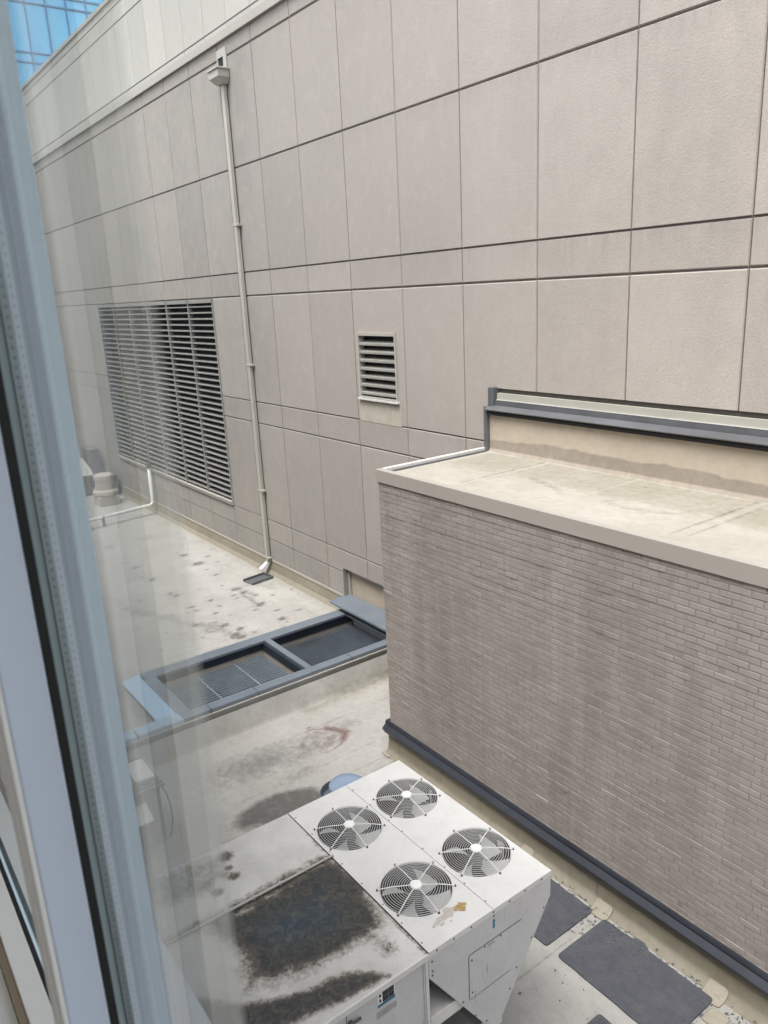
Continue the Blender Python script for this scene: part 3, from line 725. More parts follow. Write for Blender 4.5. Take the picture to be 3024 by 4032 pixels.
def upt_attr(X, Z):
    w = 0.09*(fbm(X, Z*0+X*0.3, 1.3, 15)-0.5) + 0.05*(fbm(X, Z, 5, 16)-0.5)
    line = 4.645 + w + 0.02*np.sin(X*1.7)
    s_ = np.clip((line - Z)/0.035, 0, 1)
    o_ = 0.0*X
    g = 0.46*s_*(0.85+0.25*fbm(X, Z, 3, 17))
    g = np.maximum(g, 0.35*np.clip(1-np.abs(X+7.03)/0.008, 0, 1)*(Z > 4.45))
    return {'stain_shade': (g, o_, 0*g)}
gx, gz = ar(-8.455, BX1, 0.02), ar(4.40, 5.06, 0.012)
def mk_upturn():
    o = grid_mesh('upturn', gx, gz, lambda X, Z: 0*X, M['upturn'], upt_attr, parent=bb)
    co = np.empty(len(o.data.vertices)*3, np.float32); o.data.vertices.foreach_get('co', co); co = co.reshape(-1, 3)
    z_ = co[:, 1].copy(); co[:, 2] = z_; co[:, 1] = 8.14 - 0.05*np.clip((4.46-z_)/0.06, 0, 1) + 0.003*np.sin(co[:, 0]*5)
    o.data.vertices.foreach_set('co', co.ravel()); o.data.update(); return o
mk_upturn()
MB().box(-8.53, -8.457, 8.085, 8.21, 4.42, 5.10).build('jamb_strip', M['grey_metal'], bb, bevel=0.008)
# slate trim along the wall foot and the membrane flashing under it
prof = [(6.083, 0.53), (6.060, 0.528), (6.045, 0.500), (6.045, 0.472), (5.985, 0.420), (5.985, 0.408), (6.02, 0.335), (6.083, 0.335)]
MB().prism(prof, 'x', -8.635, BX1).build('counterflashing', M['dark_trim'], bb)
MB().box(-8.635, -8.556, 6.0835, 8.1, 0.335, 0.528).build('counterflashing', M['dark_trim'], bb)
def fl(Xv, T):   # T 0..1 from under the trim down to the roof
    return None
def mk_baseflash():
    def at_(X, T):
        g = 0.10*fbm(X, T, 3, 5) + 0.30*np.clip(1-np.abs(T-0.72)/0.05, 0, 1)*vnoise(X, T, 5, 4)*(X > -8.2)*(X < -5.5)
        for sx in (-8.32, -7.6, -7.35, -6.55, -6.25, -4.62, -3.05):
            g = np.maximum(g, 0.7*np.clip(1-np.abs(X-sx)/0.012, 0, 1)*(T < 0.55))
        o_ = 0.55*np.clip(1.0-T*1.1, 0, 1) + 0.3*fbm(X, T, 2, 6)  # olive tone deepens under the trim, painting the shade there
        return {'stain_shade': (g, o_, 0*g)}
    o = grid_mesh('base_flashing', ar(-8.585, BX1, 0.02), ar(0, 1, 0.06), lambda X, T: 0*X, M['flash'], at_, parent=bb)
    co = np.empty(len(o.data.vertices)*3, np.float32); o.data.vertices.foreach_get('co', co); co = co.reshape(-1, 3)
    t = co[:, 1].copy()
    co[:, 1] = 6.075 - 0.03*np.clip(t/0.5, 0, 1) - 0.10*np.clip((t-0.5)/0.5, 0, 1)**1.2
    co[:, 2] = np.where(t < 0.5, 0.36 - 0.26*t/0.5, 0.10 - 0.094*((t-0.5)/0.5)**0.7) + 0.004*np.sin(co[:, 0]*9)
    o.data.vertices.foreach_set('co', co.ravel()); o.data.update()
mk_baseflash()
MB().box(-8.585, -8.556, 6.06, 8.1, 0.0, 0.36).build('base_flashing', M['flash'], bb)

# ------------------------------------------------------------------ downspout with scupper head
dsx0, dsx1 = -16.335, -16.205
ds = thing('downspout', 'beige square downspout with scupper box running down the panel wall', 'downspout', (-16.27, 8.2, 0.4))
MB().box(dsx0, dsx1, 8.115, 8.195, 0.62, 11.25).build('pipe', M['beige_metal'], ds, bevel=0.008)
b = MB().add([(-16.50, 7.95, 11.24), (-16.06, 7.95, 11.24), (-16.06, 8.21, 11.24), (-16.50, 8.21, 11.24), (-16.50, 7.95, 11.38), (-16.06, 7.95, 11.38), (-16.06, 8.21, 11.38), (-16.50, 8.21, 11.38),
              (-16.39, 8.06, 11.12), (-16.15, 8.06, 11.12), (-16.15, 8.21, 11.12), (-16.39, 8.21, 11.12)],
             [(0,1,5,4), (1,2,6,5), (2,3,7,6), (3,0,4,7), (8,9,1,0), (9,10,2,1), (10,11,3,2), (11,8,0,3), (11,10,9,8)])
hd = b.build('conductor_head', M['beige_metal'], ds)
MB().box(-16.53, -16.03, 7.92, 7.955, 11.375, 11.41).box(-16.065, -16.03, 7.955, 8.21, 11.375, 11.41).box(-16.53, -16.495, 7.955, 8.21, 11.375, 11.41).build('rim', M['beige_metal'], hd, bevel=0.006)
sp = MB().box(-16.54, -16.50, 8.19, 8.225, 11.42, 11.81).box(-16.25, -16.11, 8.19, 8.225, 11.42, 11.81).box(-16.50, -16.25, 8.19, 8.225, 11.66, 11.81).box(-16.50, -16.25, 8.19, 8.225, 11.42, 11.49)
spo = sp.build('scupper_plate', M['beige_metal'], ds)
MB().box(-16.50, -16.25, 8.214, 8.219, 11.49, 11.66).build('opening', M['dark_inside'], spo)
for z in (8.378, 5.374, 2.421, 0.735):
    MB().box(dsx0-0.01, dsx1+0.075, 8.105, 8.20, z-0.022, z+0.022).build('strap', M['beige_metal'], ds, bevel=0.003)
MB().add([(dsx0, 8.115, 0.62), (dsx1, 8.115, 0.62), (dsx1, 8.195, 0.62), (dsx0, 8.195, 0.62), (dsx0-0.03, 7.93, 0.47), (dsx1-0.03, 7.93, 0.47), (dsx1, 8.02, 0.38), (dsx0, 8.02, 0.38)],
         [(0,1,5,4), (1,2,6,5), (2,3,7,6), (3,0,4,7)]).build('outlet_elbow', M['white_edge'], ds)
tr = thing('splash_tray', 'dark metal splash tray lying under the downspout outlet', 'tray', (-15.97, 7.71, 0.335))
def rot2(pts, cx, cy, a, z0, z1):
    return None
T = MB(); ca, sa = math.cos(R(8)), math.sin(R(8))
def tw(u, v, z): return (-15.985 + u*ca - v*sa, 7.71 + u*sa + v*ca, z)
def tbox(u0, u1, v0, v1, z0, z1): T.hexa([tw(u0,v0,z0), tw(u1,v0,z0), tw(u1,v1,z0), tw(u0,v1,z0), tw(u0,v0,z1), tw(u1,v0,z1), tw(u1,v1,z1), tw(u0,v1,z1)])
tbox(-0.19, 0.19, -0.30, 0.30, 0.336, 0.350)
tbox(-0.20, -0.175, -0.30, 0.30, 0.350, 0.40); tbox(0.175, 0.20, -0.30, 0.30, 0.350, 0.40); tbox(-0.175, 0.175, 0.28, 0.30, 0.350, 0.40)
T.build('tray', M['grey_metal'], tr)

# ------------------------------------------------------------------ grated well between the roofs
CZ = 0.50
sw = thing('grated_well', 'sunken grated well framed by grey metal caps at the wall foot', 'well', (-11.8, 5.5, 0.3))
def cap(x0, x1, y0, y1, z=CZ, t=0.05, lip=0.0, name='cap'):
    return MB().box(x0, x1, y0, y1, z-t, z).build(name, M['cap_metal'], sw, bevel=0.004)
cap(-12.80, -12.52, 3.70, 8.06)
cap(-10.985, -10.79, 3.70, 8.14)
cap(-12.515, -10.99, 6.04, 6.16)
cap(-12.515, -10.99, 3.66, 3.875)
cap(-12.515, -10.99, 7.92, 8.06)
MB().add([(-12.80, 3.655, 0.50), (-10.99, 3.655, 0.50), (-10.99, 3.36, 0.445), (-12.80, 3.36, 0.445), (-12.80, 3.655, 0.47), (-10.99, 3.655, 0.47), (-10.99, 3.36, 0.425), (-12.80, 3.36, 0.425)],
         [(3,2,1,0), (4,5,6,7), (7,6,2,3), (0,1,5,4), (0,4,7,3), (1,2,6,5)]).build('sloped_cap', M['sky_cap'], sw)
MB().add([(-11.05, 3.69, 0.50), (-10.79, 3.69, 0.50), (-10.79, -0.05, 0.50), (-11.05, -0.05, 0.47), (-11.05, 3.69, 0.45), (-10.79, 3.69, 0.44), (-10.79, -0.05, 0.44), (-11.05, -0.05, 0.42)],
         [(3,2,1,0), (4,5,6,7), (1,2,6,5), (0,3,7,4), (2,3,7,6), (0,4,5,1)]).build('cap', M['sky_cap'], sw)
# bright hem along the roof side and cap joints
MB().box(-10.785, -10.772, -0.05, 8.14, 0.418, 0.432).build('hem', M['white_edge'], sw)
for y in (4.15, 5.0, 6.9, 2.95): MB().box(-10.99, -10.786, y-0.012, y+0.012, 0.43, 0.506).build('cap_joint', M['grey_metal'], sw)
# curb walls
MB().box(-12.79, -12.60, 3.70, 8.15, 0.0, 0.449).box(-10.93, -10.80, -0.05, 8.15, 0.0, 0.449).box(-12.60, -10.93, 3.72, 3.82, 0.0, 0.449).box(-12.60, -10.93, 6.07, 6.13, -0.2, 0.449).build('curb', M['roof'], sw)
MB().box(-12.60, -12.555, 3.83, 6.06, 0.30, 0.448).box(-12.60, -12.555, 6.14, 8.1, 0.28, 0.448).box(-12.555, -10.94, 6.0, 6.065, 0.30, 0.448).build('inner_band', M['mesh_dark'], sw)
MB().box(-12.60, -12.57, 3.83, 8.1, -1.2, 0.299).box(-10.96, -10.931, 3.83, 8.1, -1.2, 0.44).box(-12.57, -10.96, 3.821, 3.84, -1.2, 0.44).box(-12.57, -10.96, 6.02, 6.069, -1.2, 0.299).build('lining', M['stack'], sw)
g = MB()
x = -12.55
while x < -10.97: g.box(x-0.006, x+0.006, 3.85, 6.0, 0.17, 0.20); x += 0.080
y = 3.87
while y < 6.0: g.box(-12.56, -10.965, y-0.0012, y+0.0012, 0.176, 0.182); y += 0.034
for y in (4.64, 5.39): g.box(-12.56, -10.965, y-0.010, y+0.010, 0.165, 0.203)
g.build('grating', M['grate'], sw)
g = MB()
x = -12.55
while x < -10.97: g.box(x-0.0018, x+0.0018, 6.14, 8.1, 0.20, 0.206); x += 0.045
y = 6.16
while y < 8.1: g.box(-12.56, -10.965, y-0.0018, y+0.0018, 0.20, 0.206); y += 0.03
g.build('screen', M['screen'], sw)
MB().quad((-12.56, 3.84, 0.10), (-10.965, 3.84, 0.10), (-10.965, 6.02, 0.10), (-12.56, 6.02, 0.10)).build('void_sheet', M['void_pale'], sw)  # dark sheet painting the shaded void under the grating
MB().quad((-12.56, 6.13, 0.15), (-10.965, 6.13, 0.15), (-10.965, 8.1, 0.15), (-12.56, 8.1, 0.15)).build('void_sheet', M['pit'], sw)  # darker sheet painting the shaded void under the screen

# ------------------------------------------------------------------ rooftop air unit
UZ = 2.05; UX0, UX1 = -5.810, -3.698; UY0, UYS, UYM, UY1 = 0.75, 2.868, 3.541, 4.215
ru = thing('rooftop_unit', 'white rooftop air unit with four round fans and a grimy wet top', 'air unit', (-4.75, 3.0, 0))
def rect_hole(mb, x0, x1, y0, y1, cx, cy, r, z, n=72):
    inner, outer = [], []
    for k in range(n):
        a = 2*math.pi*k/n; c, s_ = math.cos(a), math.sin(a)
        inner.append((cx+r*c, cy+r*s_, z))
        tt = min(((x1-cx)/c if c > 1e-9 else (x0-cx)/c if c < -1e-9 else 1e9), ((y1-cy)/s_ if s_ > 1e-9 else (y0-cy)/s_ if s_ < -1e-9 else 1e9))
        outer.append((cx+tt*c, cy+tt*s_, z))
    corners = {}
    mb.add(inner+outer, [(k, k+n, (k+1) % n+n, (k+1) % n) for k in range(n)])
    for (X, Y) in ((x0, y0), (x1, y0), (x1, y1), (x0, y1)):
        a = math.atan2(Y-cy, X-cx) % (2*math.pi); k = int(a/(2*math.pi)*n)
        p, q = outer[k], outer[(k+1) % n]
        mb.add([p, (X, Y, z), q], [(0, 1, 2)])
FANS = [(-5.252, 3.884), (-5.250, 3.206), (-4.264, 3.886), (-4.262, 3.206)]
FR = 0.302
XM = -4.757
top = MB()
for (cx, cy) in FANS:
    xa, xb = (UX0, XM) if cx < XM else (XM, UX1)
    ya, yb = (UYM+0.002, UY1) if cy > UYM else (UYS+0.004, UYM-0.002)
    rect_hole(top, xa, xb, ya, yb, cx, cy, FR, UZ)
top.box(UX0, UX1+0.003, UY1, UY1+0.003, UZ-0.05, UZ).box(UX1, UX1+0.003, UYS+0.004, UY1, UZ-0.05, UZ)
top.build('top_panel', M['unit'], ru)
MB().box(UX0+0.01, UX1-0.004, UYM-0.003, UYM+0.003, UZ-0.02, UZ-0.004).box(UX0+0.01, UX1-0.004, UYS-0.004, UYS+0.005, UZ-0.02, UZ-0.004).build('seam', M['dark_inside'], ru)
# V-shaped end panels, coils, inner deck
vpoly = [(UYS, UZ-0.052), (UYS, 1.81), (3.468, 0.90), (3.468, 0.84), (3.625, 0.84), (3.625, 0.90), (UY1-0.004, 1.80), (UY1-0.004, UZ-0.052)]
MB().prism(vpoly, 'x', UX1-0.022, UX1).build('end_panel', M['unit_end'], ru)
MB().prism(vpoly, 'x', UX0, UX0+0.022).build('end_panel', M['unit_end'], ru)
MB().add([(UX0+0.03, UYS+0.03, 1.80), (UX1-0.03, UYS+0.03, 1.80), (UX1-0.03, 3.47, 0.92), (UX0+0.03, 3.47, 0.92), (UX0+0.03, UY1-0.02, 1.80), (UX1-0.03, UY1-0.02, 1.80), (UX1-0.03, 3.62, 0.92), (UX0+0.03, 3.62, 0.92)],
         [(0,1,2,3), (7,6,5,4), (3,2,6,7)]).build('coil', M['coil'], ru)
MB().box(UX0+0.022, UX1-0.022, UY1-0.03, UY1-0.003, 1.80, UZ-0.051).build('side_rail', M['unit'], ru)
MB().box(UX0+0.025, UX1-0.21, UYS+0.01, UY1-0.03, 1.70, 1.715).build('deck', M['dark_inside'], ru)
for (cx, cy) in FANS[:1]:
    pass
for (cx, cy) in FANS:
    vp = MB(); n = 48
    vp.add([(cx+FR*math.cos(2*math.pi*k/n), cy+FR*math.sin(2*math.pi*k/n), z) for z in (UZ-0.001, UZ-0.22) for k in range(n)], [(k, (k+1) % n, (k+1) % n+n, k+n) for k in range(n)])
    vp.build('fan_shroud', M['shroud'], ru)
# fan guard: rings, spokes, bolts, hub
gm_ = MB(); n = 64
for i in range(13):
    r = 0.062 + i*(0.300-0.062)/12
    zc = 0.012 + 0.02*(1-(r/0.30)**2)
    hw = 0.0022
    vv = []
    for k in range(n):
        a = 2*math.pi*k/n; c, s_ = math.cos(a), math.sin(a)
        vv += [((r-hw)*c, (r-hw)*s_, zc-hw), ((r+hw)*c, (r+hw)*s_, zc-hw), ((r+hw)*c, (r+hw)*s_, zc+hw), ((r-hw)*c, (r-hw)*s_, zc+hw)]
    ff = []
    for k in range(n):
        a, b_ = k*4, ((k+1) % n)*4
        for q in range(4): ff.append((a+q, b_+q, b_+(q+1) % 4, a+(q+1) % 4))
    gm_.add(vv, ff)
guard_me = gm_.build('tmp', M['guard']).data; bpy.data.objects.remove(bpy.data.objects['tmp'])
sm_ = MB()
for k in range(1):
    a = 0.0; sm_.tube([(0.03*math.cos(a), 0.03*math.sin(a), 0.040), (0.2*math.cos(a), 0.2*math.sin(a), 0.032), (0.325*math.cos(a), 0.325*math.sin(a), 0.012)], 0.0043, 6)
spoke_me = sm_.build('tmp', M['guard_white']).data; bpy.data.objects.remove(bpy.data.objects['tmp'])
bm_ = MB()
for k in range(1):
    x, y = 0.326, 0.0; bm_.box(x-0.007, x+0.007, y-0.007, y+0.007, 0.002, 0.016)
bolt_me = bm_.build('tmp', M['gray_bolt']).data; bpy.data.objects.remove(bpy.data.objects['tmp'])
hub_me = MB().lathe([(0.0, 0.034), (0.052, 0.034), (0.052, 0.044), (0.044, 0.052), (0.0, 0.056)], 0, 0, 32).build('tmp', M['guard_white']).data; bpy.data.objects.remove(bpy.data.objects['tmp'])
bl = MB()
na, nr = 8, 5
vv, ff = [], []
for i in range(na+1):
    for jn in range(nr+1):
        r = 0.055 + (0.285-0.055)*jn/nr
        a = R(-24 + 48*i/na) * (0.75 + 0.25*jn/nr) + R(14)*jn/nr
        zz_ = 0.05*(i/na - 0.5)*2*(0.55+0.45*jn/nr)
        vv.append((r*math.cos(a), r*math.sin(a), zz_))
for i in range(na):
    for jn in range(nr):
        a = i*(nr+1)+jn; ff.append((a, a+1, a+nr+2, a+nr+1))
blade_me = MB().add(vv, ff).build('tmp', M['blade']).data; bpy.data.objects.remove(bpy.data.objects['tmp'])
for p in blade_me.polygons: p.use_smooth = True
rot_me = MB().lathe([(0.07, -0.10), (0.07, 0.0), (0.05, 0.03), (0.0, 0.035)], 0, 0, 28).build('tmp', M['gray_bolt']).data; bpy.data.objects.remove(bpy.data.objects['tmp'])
def place(me_, name, parent, loc, rz=0.0):
    o = bpy.data.objects.new(name, me_); C.objects.link(o); o.parent = parent; o.location = Vector(loc) - world_loc(parent); o.rotation_euler.z = rz; return o
for i, (cx, cy) in enumerate(FANS):
    gd = place(guard_me, 'fan_guard', ru, (cx, cy, UZ))
    for k in range(6): place(spoke_me, 'spoke', gd, (cx, cy, UZ), R(55+60*k)); place(bolt_me, 'bolt', gd, (cx, cy, UZ), R(55+60*k))
    place(hub_me, 'hub_cap', gd, (cx, cy, UZ))
    fo = place(rot_me, 'fan_motor', ru, (cx, cy, UZ-0.09))
    for k in range(4):
        place(blade_me, 'fan_blade', fo, (cx, cy, UZ-0.09), R(90*k + (100, 20, 95, 110)[i]))
# beam and base rails
MB().box(-3.95, -3.722, UYS+0.02, 3.40, 1.262, 1.385).build('cross_beam', M['unit'], ru, bevel=0.006)
MB().box(UX0+0.1, UX1-0.1, 3.42, 3.68, 0.30, 0.84).build('base_trough', M['unit_end'], ru)
MB().box(UX0, UX1, UY0, 3.75, 0.22, 0.30).build('base_rail', M['unit'], ru)
MB().box(UX0+0.12, UX1-0.12, UY0+0.1, 3.65, 0.0, 0.219).build('roof_curb', M['stack'], ru)
MB().box(UX0+0.02, UX1-0.06, UYS+0.0, 3.0, 0.30, 1.2).build('inner_panel', M['dark_box'], ru)
# air handler cabinet with its grimy top
MB().box(UX0+0.012, UX1-0.012, UY0, UYS-0.012, 0.30, UZ-0.022).build('cabinet', M['unit_end'], ru)
MB().box(UX1-0.05, UX1, UYS-0.05, UYS-0.002, 0.30, UZ-0.022).build('corner_post', M['unit'], ru, bevel=0.004)
POND = [(-5.02,2.867),(-4.703,2.836),(-4.38,2.822),(-4.19,2.786),(-4.111,2.629),(-4.137,2.389),(-4.167,2.12),(-4.231,1.882),(-4.314,1.718),(-4.633,1.75),(-5.02,1.70)]
def top_attr(X, Y):
    n = fbm(X, Y, 3.2, 200)-0.5
    d = poly_sdf(X + 0.10*n + 0.22*(fbm(X, Y, 1.6, 240)-0.5), Y + 0.12*(fbm(X, Y, 3.2, 210)-0.5) + 0.30*(fbm(X, Y, 1.5, 250)-0.5), POND)
    inner = np.clip((d+0.04)/0.16, 0, 1)
    core = np.clip((d-0.04)/0.42, 0, 1)
    g = np.clip(0.26*np.clip((d+0.17)/0.12, 0, 1) + 0.30*np.clip((d+0.06)/0.10, 0, 1) + 0.55*inner, 0, 1.1)
    right = X > -5.03
    g = g*right*np.clip(0.55 + 0.9*fbm(X, Y, 2.2, 260), 0, 1.15)
    g = np.maximum(g, right*(Y > 1.75)*(X < -4.25)*0.75*np.clip(1-(X+5.03)/(0.10+0.1*fbm(X, Y, 4, 221)), 0, 1))
    # long dark stain along the end edge
    B2 = [(-3.74,2.50),(-3.867,2.42),(-3.96,2.274),(-3.99,2.05),(-4.06,1.84),(-4.2,1.55),(-4.6,1.2),(-4.3,1.2),(-3.95,1.5),(-3.82,1.8),(-3.76,2.2)]
    d2 = poly_sdf(X + 0.06*n, Y + 0.10*n, B2)
    g = np.maximum(g, np.clip(0.35+d2/0.10, 0, 0.85)*np.clip((d2+0.06)/0.05, 0, 1))
    # grime against the rail on the clean side
    g = np.maximum(g, (~right)*0.72*np.clip(1-(-5.03-X)/(0.09+0.07*fbm(X, Y, 4, 220)), 0, 1))
    LP = [(-5.80,1.50),(-5.81,1.86),(-5.696,2.10),(-5.42,2.05),(-5.36,1.81),(-5.45,1.45)]
    d3 = poly_sdf(X + 0.14*n, Y + 0.14*n, LP)
    g = np.maximum(g, (~right)*0.48*np.clip((d3+0.06)/0.14, 0, 1))
    for (cx, cy, rr) in ((-5.655, 2.132, .07), (-5.50, 2.10, .035), (-5.38, 2.09, .05), (-5.3, 1.9, .05)):
        g = np.maximum(g, 0.6*ell_mask(X, Y, cx, cy, rr, rr*1.1, 0, 0.4))
    # rusty stain line by the condenser seam
    g = np.maximum(g, 0.42*np.clip(1-(2.862-Y)/0.04, 0, 1)*np.clip((X+5.6)/0.4, 0, 1))
    g = np.maximum(g, 0.33*ell_mask(X, Y, -3.95, 2.66, .10, .08, 0, .6))
    soot = np.clip(0.62*np.exp(-np.clip(-d, 0, 9)/0.16), 0, 1)*right + 0.5*np.exp(-np.clip(-d2, 0, 9)/0.10) + (~right)*0.5*np.exp(-np.clip(-d3, 0, 9)/0.22) + 0.35*fbm(X, Y, 1.8, 230)
    return {'grime': (g, core*right, np.clip(soot, 0, 1))}
grid_mesh('wet_top', ar(UX0, UX1, 0.01), ar(UY0, UYS-0.006, 0.01), lambda X, Y: UZ - 0.002 - 0.006*np.clip(ell_mask(X, Y, -4.6, 2.2, .6, .6, 0, .6), 0, 1), M['grime'], top_attr, parent=ru)
MB().box(UX1-0.002, UX1+0.012, UY0, UYS-0.004, UZ-0.055, UZ-0.001).build('drip_edge', M['unit'], ru, bevel=0.003)
b = MB().tube([(-5.031, 0.9, UZ+0.012), (-5.031, 2.885, UZ+0.012)], 0.011, 8)
for y in (1.35, 1.6, 1.85, 2.1, 2.35, 2.6, 2.8): b.box(-5.046, -5.016, y-0.008, y+0.008, UZ, UZ+0.026)
b.build('seam_rail', M['cabinet'], ru)
# access hatch outline, door, handle, decals
def strip(mb, pts, w=0.006, x=UX1+0.0015):
    for (y0, z0), (y1, z1) in zip(pts[:-1], pts[1:]):
        L = math.hypot(y1-y0, z1-z0); ny, nz = -(z1-z0)/L*w/2, (y1-y0)/L*w/2
        mb.add([(x, y0+ny, z0+nz), (x, y0-ny, z0-nz), (x, y1-ny, z1-nz), (x, y1+ny, z1+nz)], [(0, 1, 2, 3)])
h = MB(); strip(h, [(3.268, 1.33), (3.268, 1.745), (3.285, 1.762), (3.86, 1.762)], 0.008); strip(h, [(3.275, 1.318), (3.73, 1.322)], 0.005)
h.build('hatch_seam', M['gray_bolt'], ru)
h = MB(); strip(h, [(2.129, 0.6), (2.129, 2.0)], 0.007, UX1-0.010); strip(h, [(2.83, 0.4), (2.83, 2.0)], 0.005, UX1+0.0012)
h.build('door_seam', M['gray_bolt'], ru)
MB().box(UX1-0.010, UX1+0.018, 2.14, 2.17, 1.885, 1.915).box(UX1+0.006, UX1+0.022, 2.155, 2.235, 1.892, 1.910).build('door_handle', M['gray_bolt'], ru, bevel=0.003)
X_ = UX1 - 0.0095
def dec(y0, y1, z0, z1, mat, name, parent, x=X_):
    return MB().add([(x, y0, z0), (x, y1, z0), (x, y1, z1), (x, y0, z1)], [(0, 1, 2, 3)]).build(name, mat, parent)
stk = dec(2.396, 2.552, 1.85, 1.980, M['frame_white'], 'warning_sticker', ru)
dec(2.440, 2.545, 1.878, 1.974, M['black_ink'], 'sticker_field', stk, X_+0.001)
dec(2.396, 2.552, 1.850, 1.876, M['teal'], 'sticker_band', stk, X_+0.001)
tl = MB()
tl.add([(X_+0.002, 2.490, 1.878), (X_+0.002, 2.4935, 1.878), (X_+0.002, 2.4935, 1.974), (X_+0.002, 2.490, 1.974)], [(0,1,2,3)])
tl.add([(X_+0.002, 2.440, 1.925), (X_+0.002, 2.545, 1.925), (X_+0.002, 2.545, 1.9285), (X_+0.002, 2.440, 1.9285)], [(0,1,2,3)])
tl.build('sticker_line', M['cap_metal'], stk)
ik = MB()
for zc in (1.950, 1.905):   # two pictograms: a head over shoulders, and a hand-like triangle
    n = 14; yc = 2.418
    ik.add([(X_+0.002, yc+0.009*math.cos(2*math.pi*k/n), zc+0.006+0.009*math.sin(2*math.pi*k/n)) for k in range(n)], [tuple(range(n))])
    ik.add([(X_+0.0021, yc-0.014, zc-0.014), (X_+0.0021, yc+0.014, zc-0.014), (X_+0.0021, yc+0.007, zc), (X_+0.0021, yc-0.007, zc)], [(0,1,2,3)])
ik.build('sticker_icon', M['black_ink'], stk)
dec(2.382, 2.562, 1.755, 1.812, M['plate_grey'], 'faded_plate', ru)
dec(3.475, 3.552, 1.722, 1.742, M['plate_grey'], 'name_plate', ru, UX1+0.002)
MB().add([(UX1+0.002, 3.532, 1.862), (UX1+0.002, 3.556, 1.868), (UX1+0.002, 3.556, 1.925), (UX1+0.002, 3.564, 1.925), (UX1+0.002, 3.546, 1.960), (UX1+0.002, 3.526, 1.925), (UX1+0.002, 3.534, 1.925)], [(0,1,2,3,4,5,6)]).build('arrow_decal', M['blue_tape'], ru)
SC = []
for y in (2.95, 3.12, 3.3, 3.54, 3.72, 3.9, 4.1): SC.append((UX1, UX1+0.006, y-0.007, y+0.007, UZ-0.032, UZ-0.018))
for y, z in ((3.30, 1.70), (3.30, 1.38), (3.44, 1.745), (3.62, 1.745), (3.545, 1.985), (4.19, 1.76), (4.13, 1.72), (3.98, 1.50), (3.8, 1.3), (2.90, 1.95), (2.90, 1.86), (2.90, 1.82), (3.2, 1.35), (3.33, 1.12), (3.45, 0.98), (3.72, 1.13)): SC.append((UX1, UX1+0.005, y-0.006, y+0.006, z-0.006, z+0.006))
for x in (-5.7, -5.4, -5.1, -4.9, -4.6, -4.3, -4.05, -3.8):
    for yy in (UYM+0.012, UYS+0.022): SC.append((x-0.006, x+0.006, yy-0.005, yy+0.005, UZ, UZ+0.003))
for q in SC: MB().box(*q).build('screw', M['gray_bolt'], ru)
# peeling paint near the front fan
pp = MB()
def blob(cx, cy, r, z, k0):
    rr = random.Random(k0); n = 13
    pp.add([(cx + r*rr.uniform(.45, 1.1)*math.cos(2*math.pi*k/n), cy + r*rr.uniform(.6, 1.6)*math.sin(2*math.pi*k/n), z) for k in range(n)], [tuple(range(n))])
for k, (x, y, r) in enumerate(((-3.885, 3.16, .035), (-3.885, 3.22, .05), (-3.905, 3.27, .04), (-3.87, 3.10, .025), (-3.84, 3.13, .02), (-3.93, 3.24, .03), (-3.86, 3.06, .015), (-3.82, 3.2, .012))): blob(x, y, r, UZ+0.0015+0.0002*k, k)
pp.build('peeled_paint', paint('bare_primer', (0.43, 0.40, 0.36), 0.6, var=0.15, scale=30), ru)
pp = MB()
for k, (x, y, r) in enumerate(((-3.885, 3.33, .035), (-3.90, 3.37, .03), (-3.86, 3.36, .03), (-3.885, 3.40, .02))): blob(x, y, r, UZ+0.004+0.0002*k, 20+k)
pp.build('peeled_paint', paint('rusty_primer', (0.36, 0.25, 0.11), 0.6, var=0.25, scale=30), ru)

# ------------------------------------------------------------------ smaller rooftop things
ev = thing('roof_vent', 'round blue grey roof vent cap standing behind the air unit', 'vent', (-7.75, 4.62, 0))
MB().lathe([(0.17, 0.0), (0.17, 0.45)], -7.60, 4.60, 36).build('stem', M['grey_metal'], ev, smooth=False)
n = 44; rm = MB()
rm.lathe([(0.20, 0.40), (0.285, 0.42), (0.300, 0.52), (0.290, 0.525), (0.275, 0.43), (0.19, 0.42)], -7.60, 4.57, n).build('collar', M['cap_metal'], ev)
MB().lathe([(0.235, 0.565), (0.242, 0.58), (0.234, 0.598), (0.13, 0.606), (0.0, 0.608)], -7.60, 4.65, n).build('cap', M['disc'], ev, smooth=True)

cb = thing('equipment_cabinet', 'tall beige equipment cabinet with a paned lid beside the window frame', 'cabinet', (-9.15, 1.9, 0))
MB().box(-9.40, -8.89, 1.0, 2.60, 0.0, 0.82).build('body', M['cabinet'], cb, bevel=0.006)
MB().box(-9.44, -8.84, 0.98, 2.66, 0.82, 0.86).box(-9.42, -8.86, 0.98, 2.64, 0.88, 0.91).build('lip', M['cabinet'], cb, bevel=0.004)
MB().box(-9.40, -8.865, 0.98, 2.60, 0.86, 0.98).build('curb', M['cabinet'], cb)
lid = MB().box(-9.38, -8.88, 0.98, 2.585, 0.98, 1.0).build('lid', M['white_panel'], cb)
lr = MB()
for y in (2.57, 2.30, 2.26, 1.95, 1.91): lr.box(-9.38, -8.87, y-0.008, y+0.008, 1.0, 1.022)
lr.box(-9.39, -9.37, 0.98, 2.58, 1.0, 1.03)
lr.build('lid_rib', M['plate_grey'], lid)
MB().add([(-8.888, 1.0, 0.66), (-8.888, 2.40, 0.66), (-8.70, 2.42, 0.50), (-8.70, 1.0, 0.50), (-8.888, 1.0, 0.64), (-8.888, 2.40, 0.64), (-8.70, 2.42, 0.48), (-8.70, 1.0, 0.48)],
         [(0,1,2,3), (7,6,5,4), (3,2,6,7), (1,5,6,2)]).build('awning', M['white_panel'], cb)
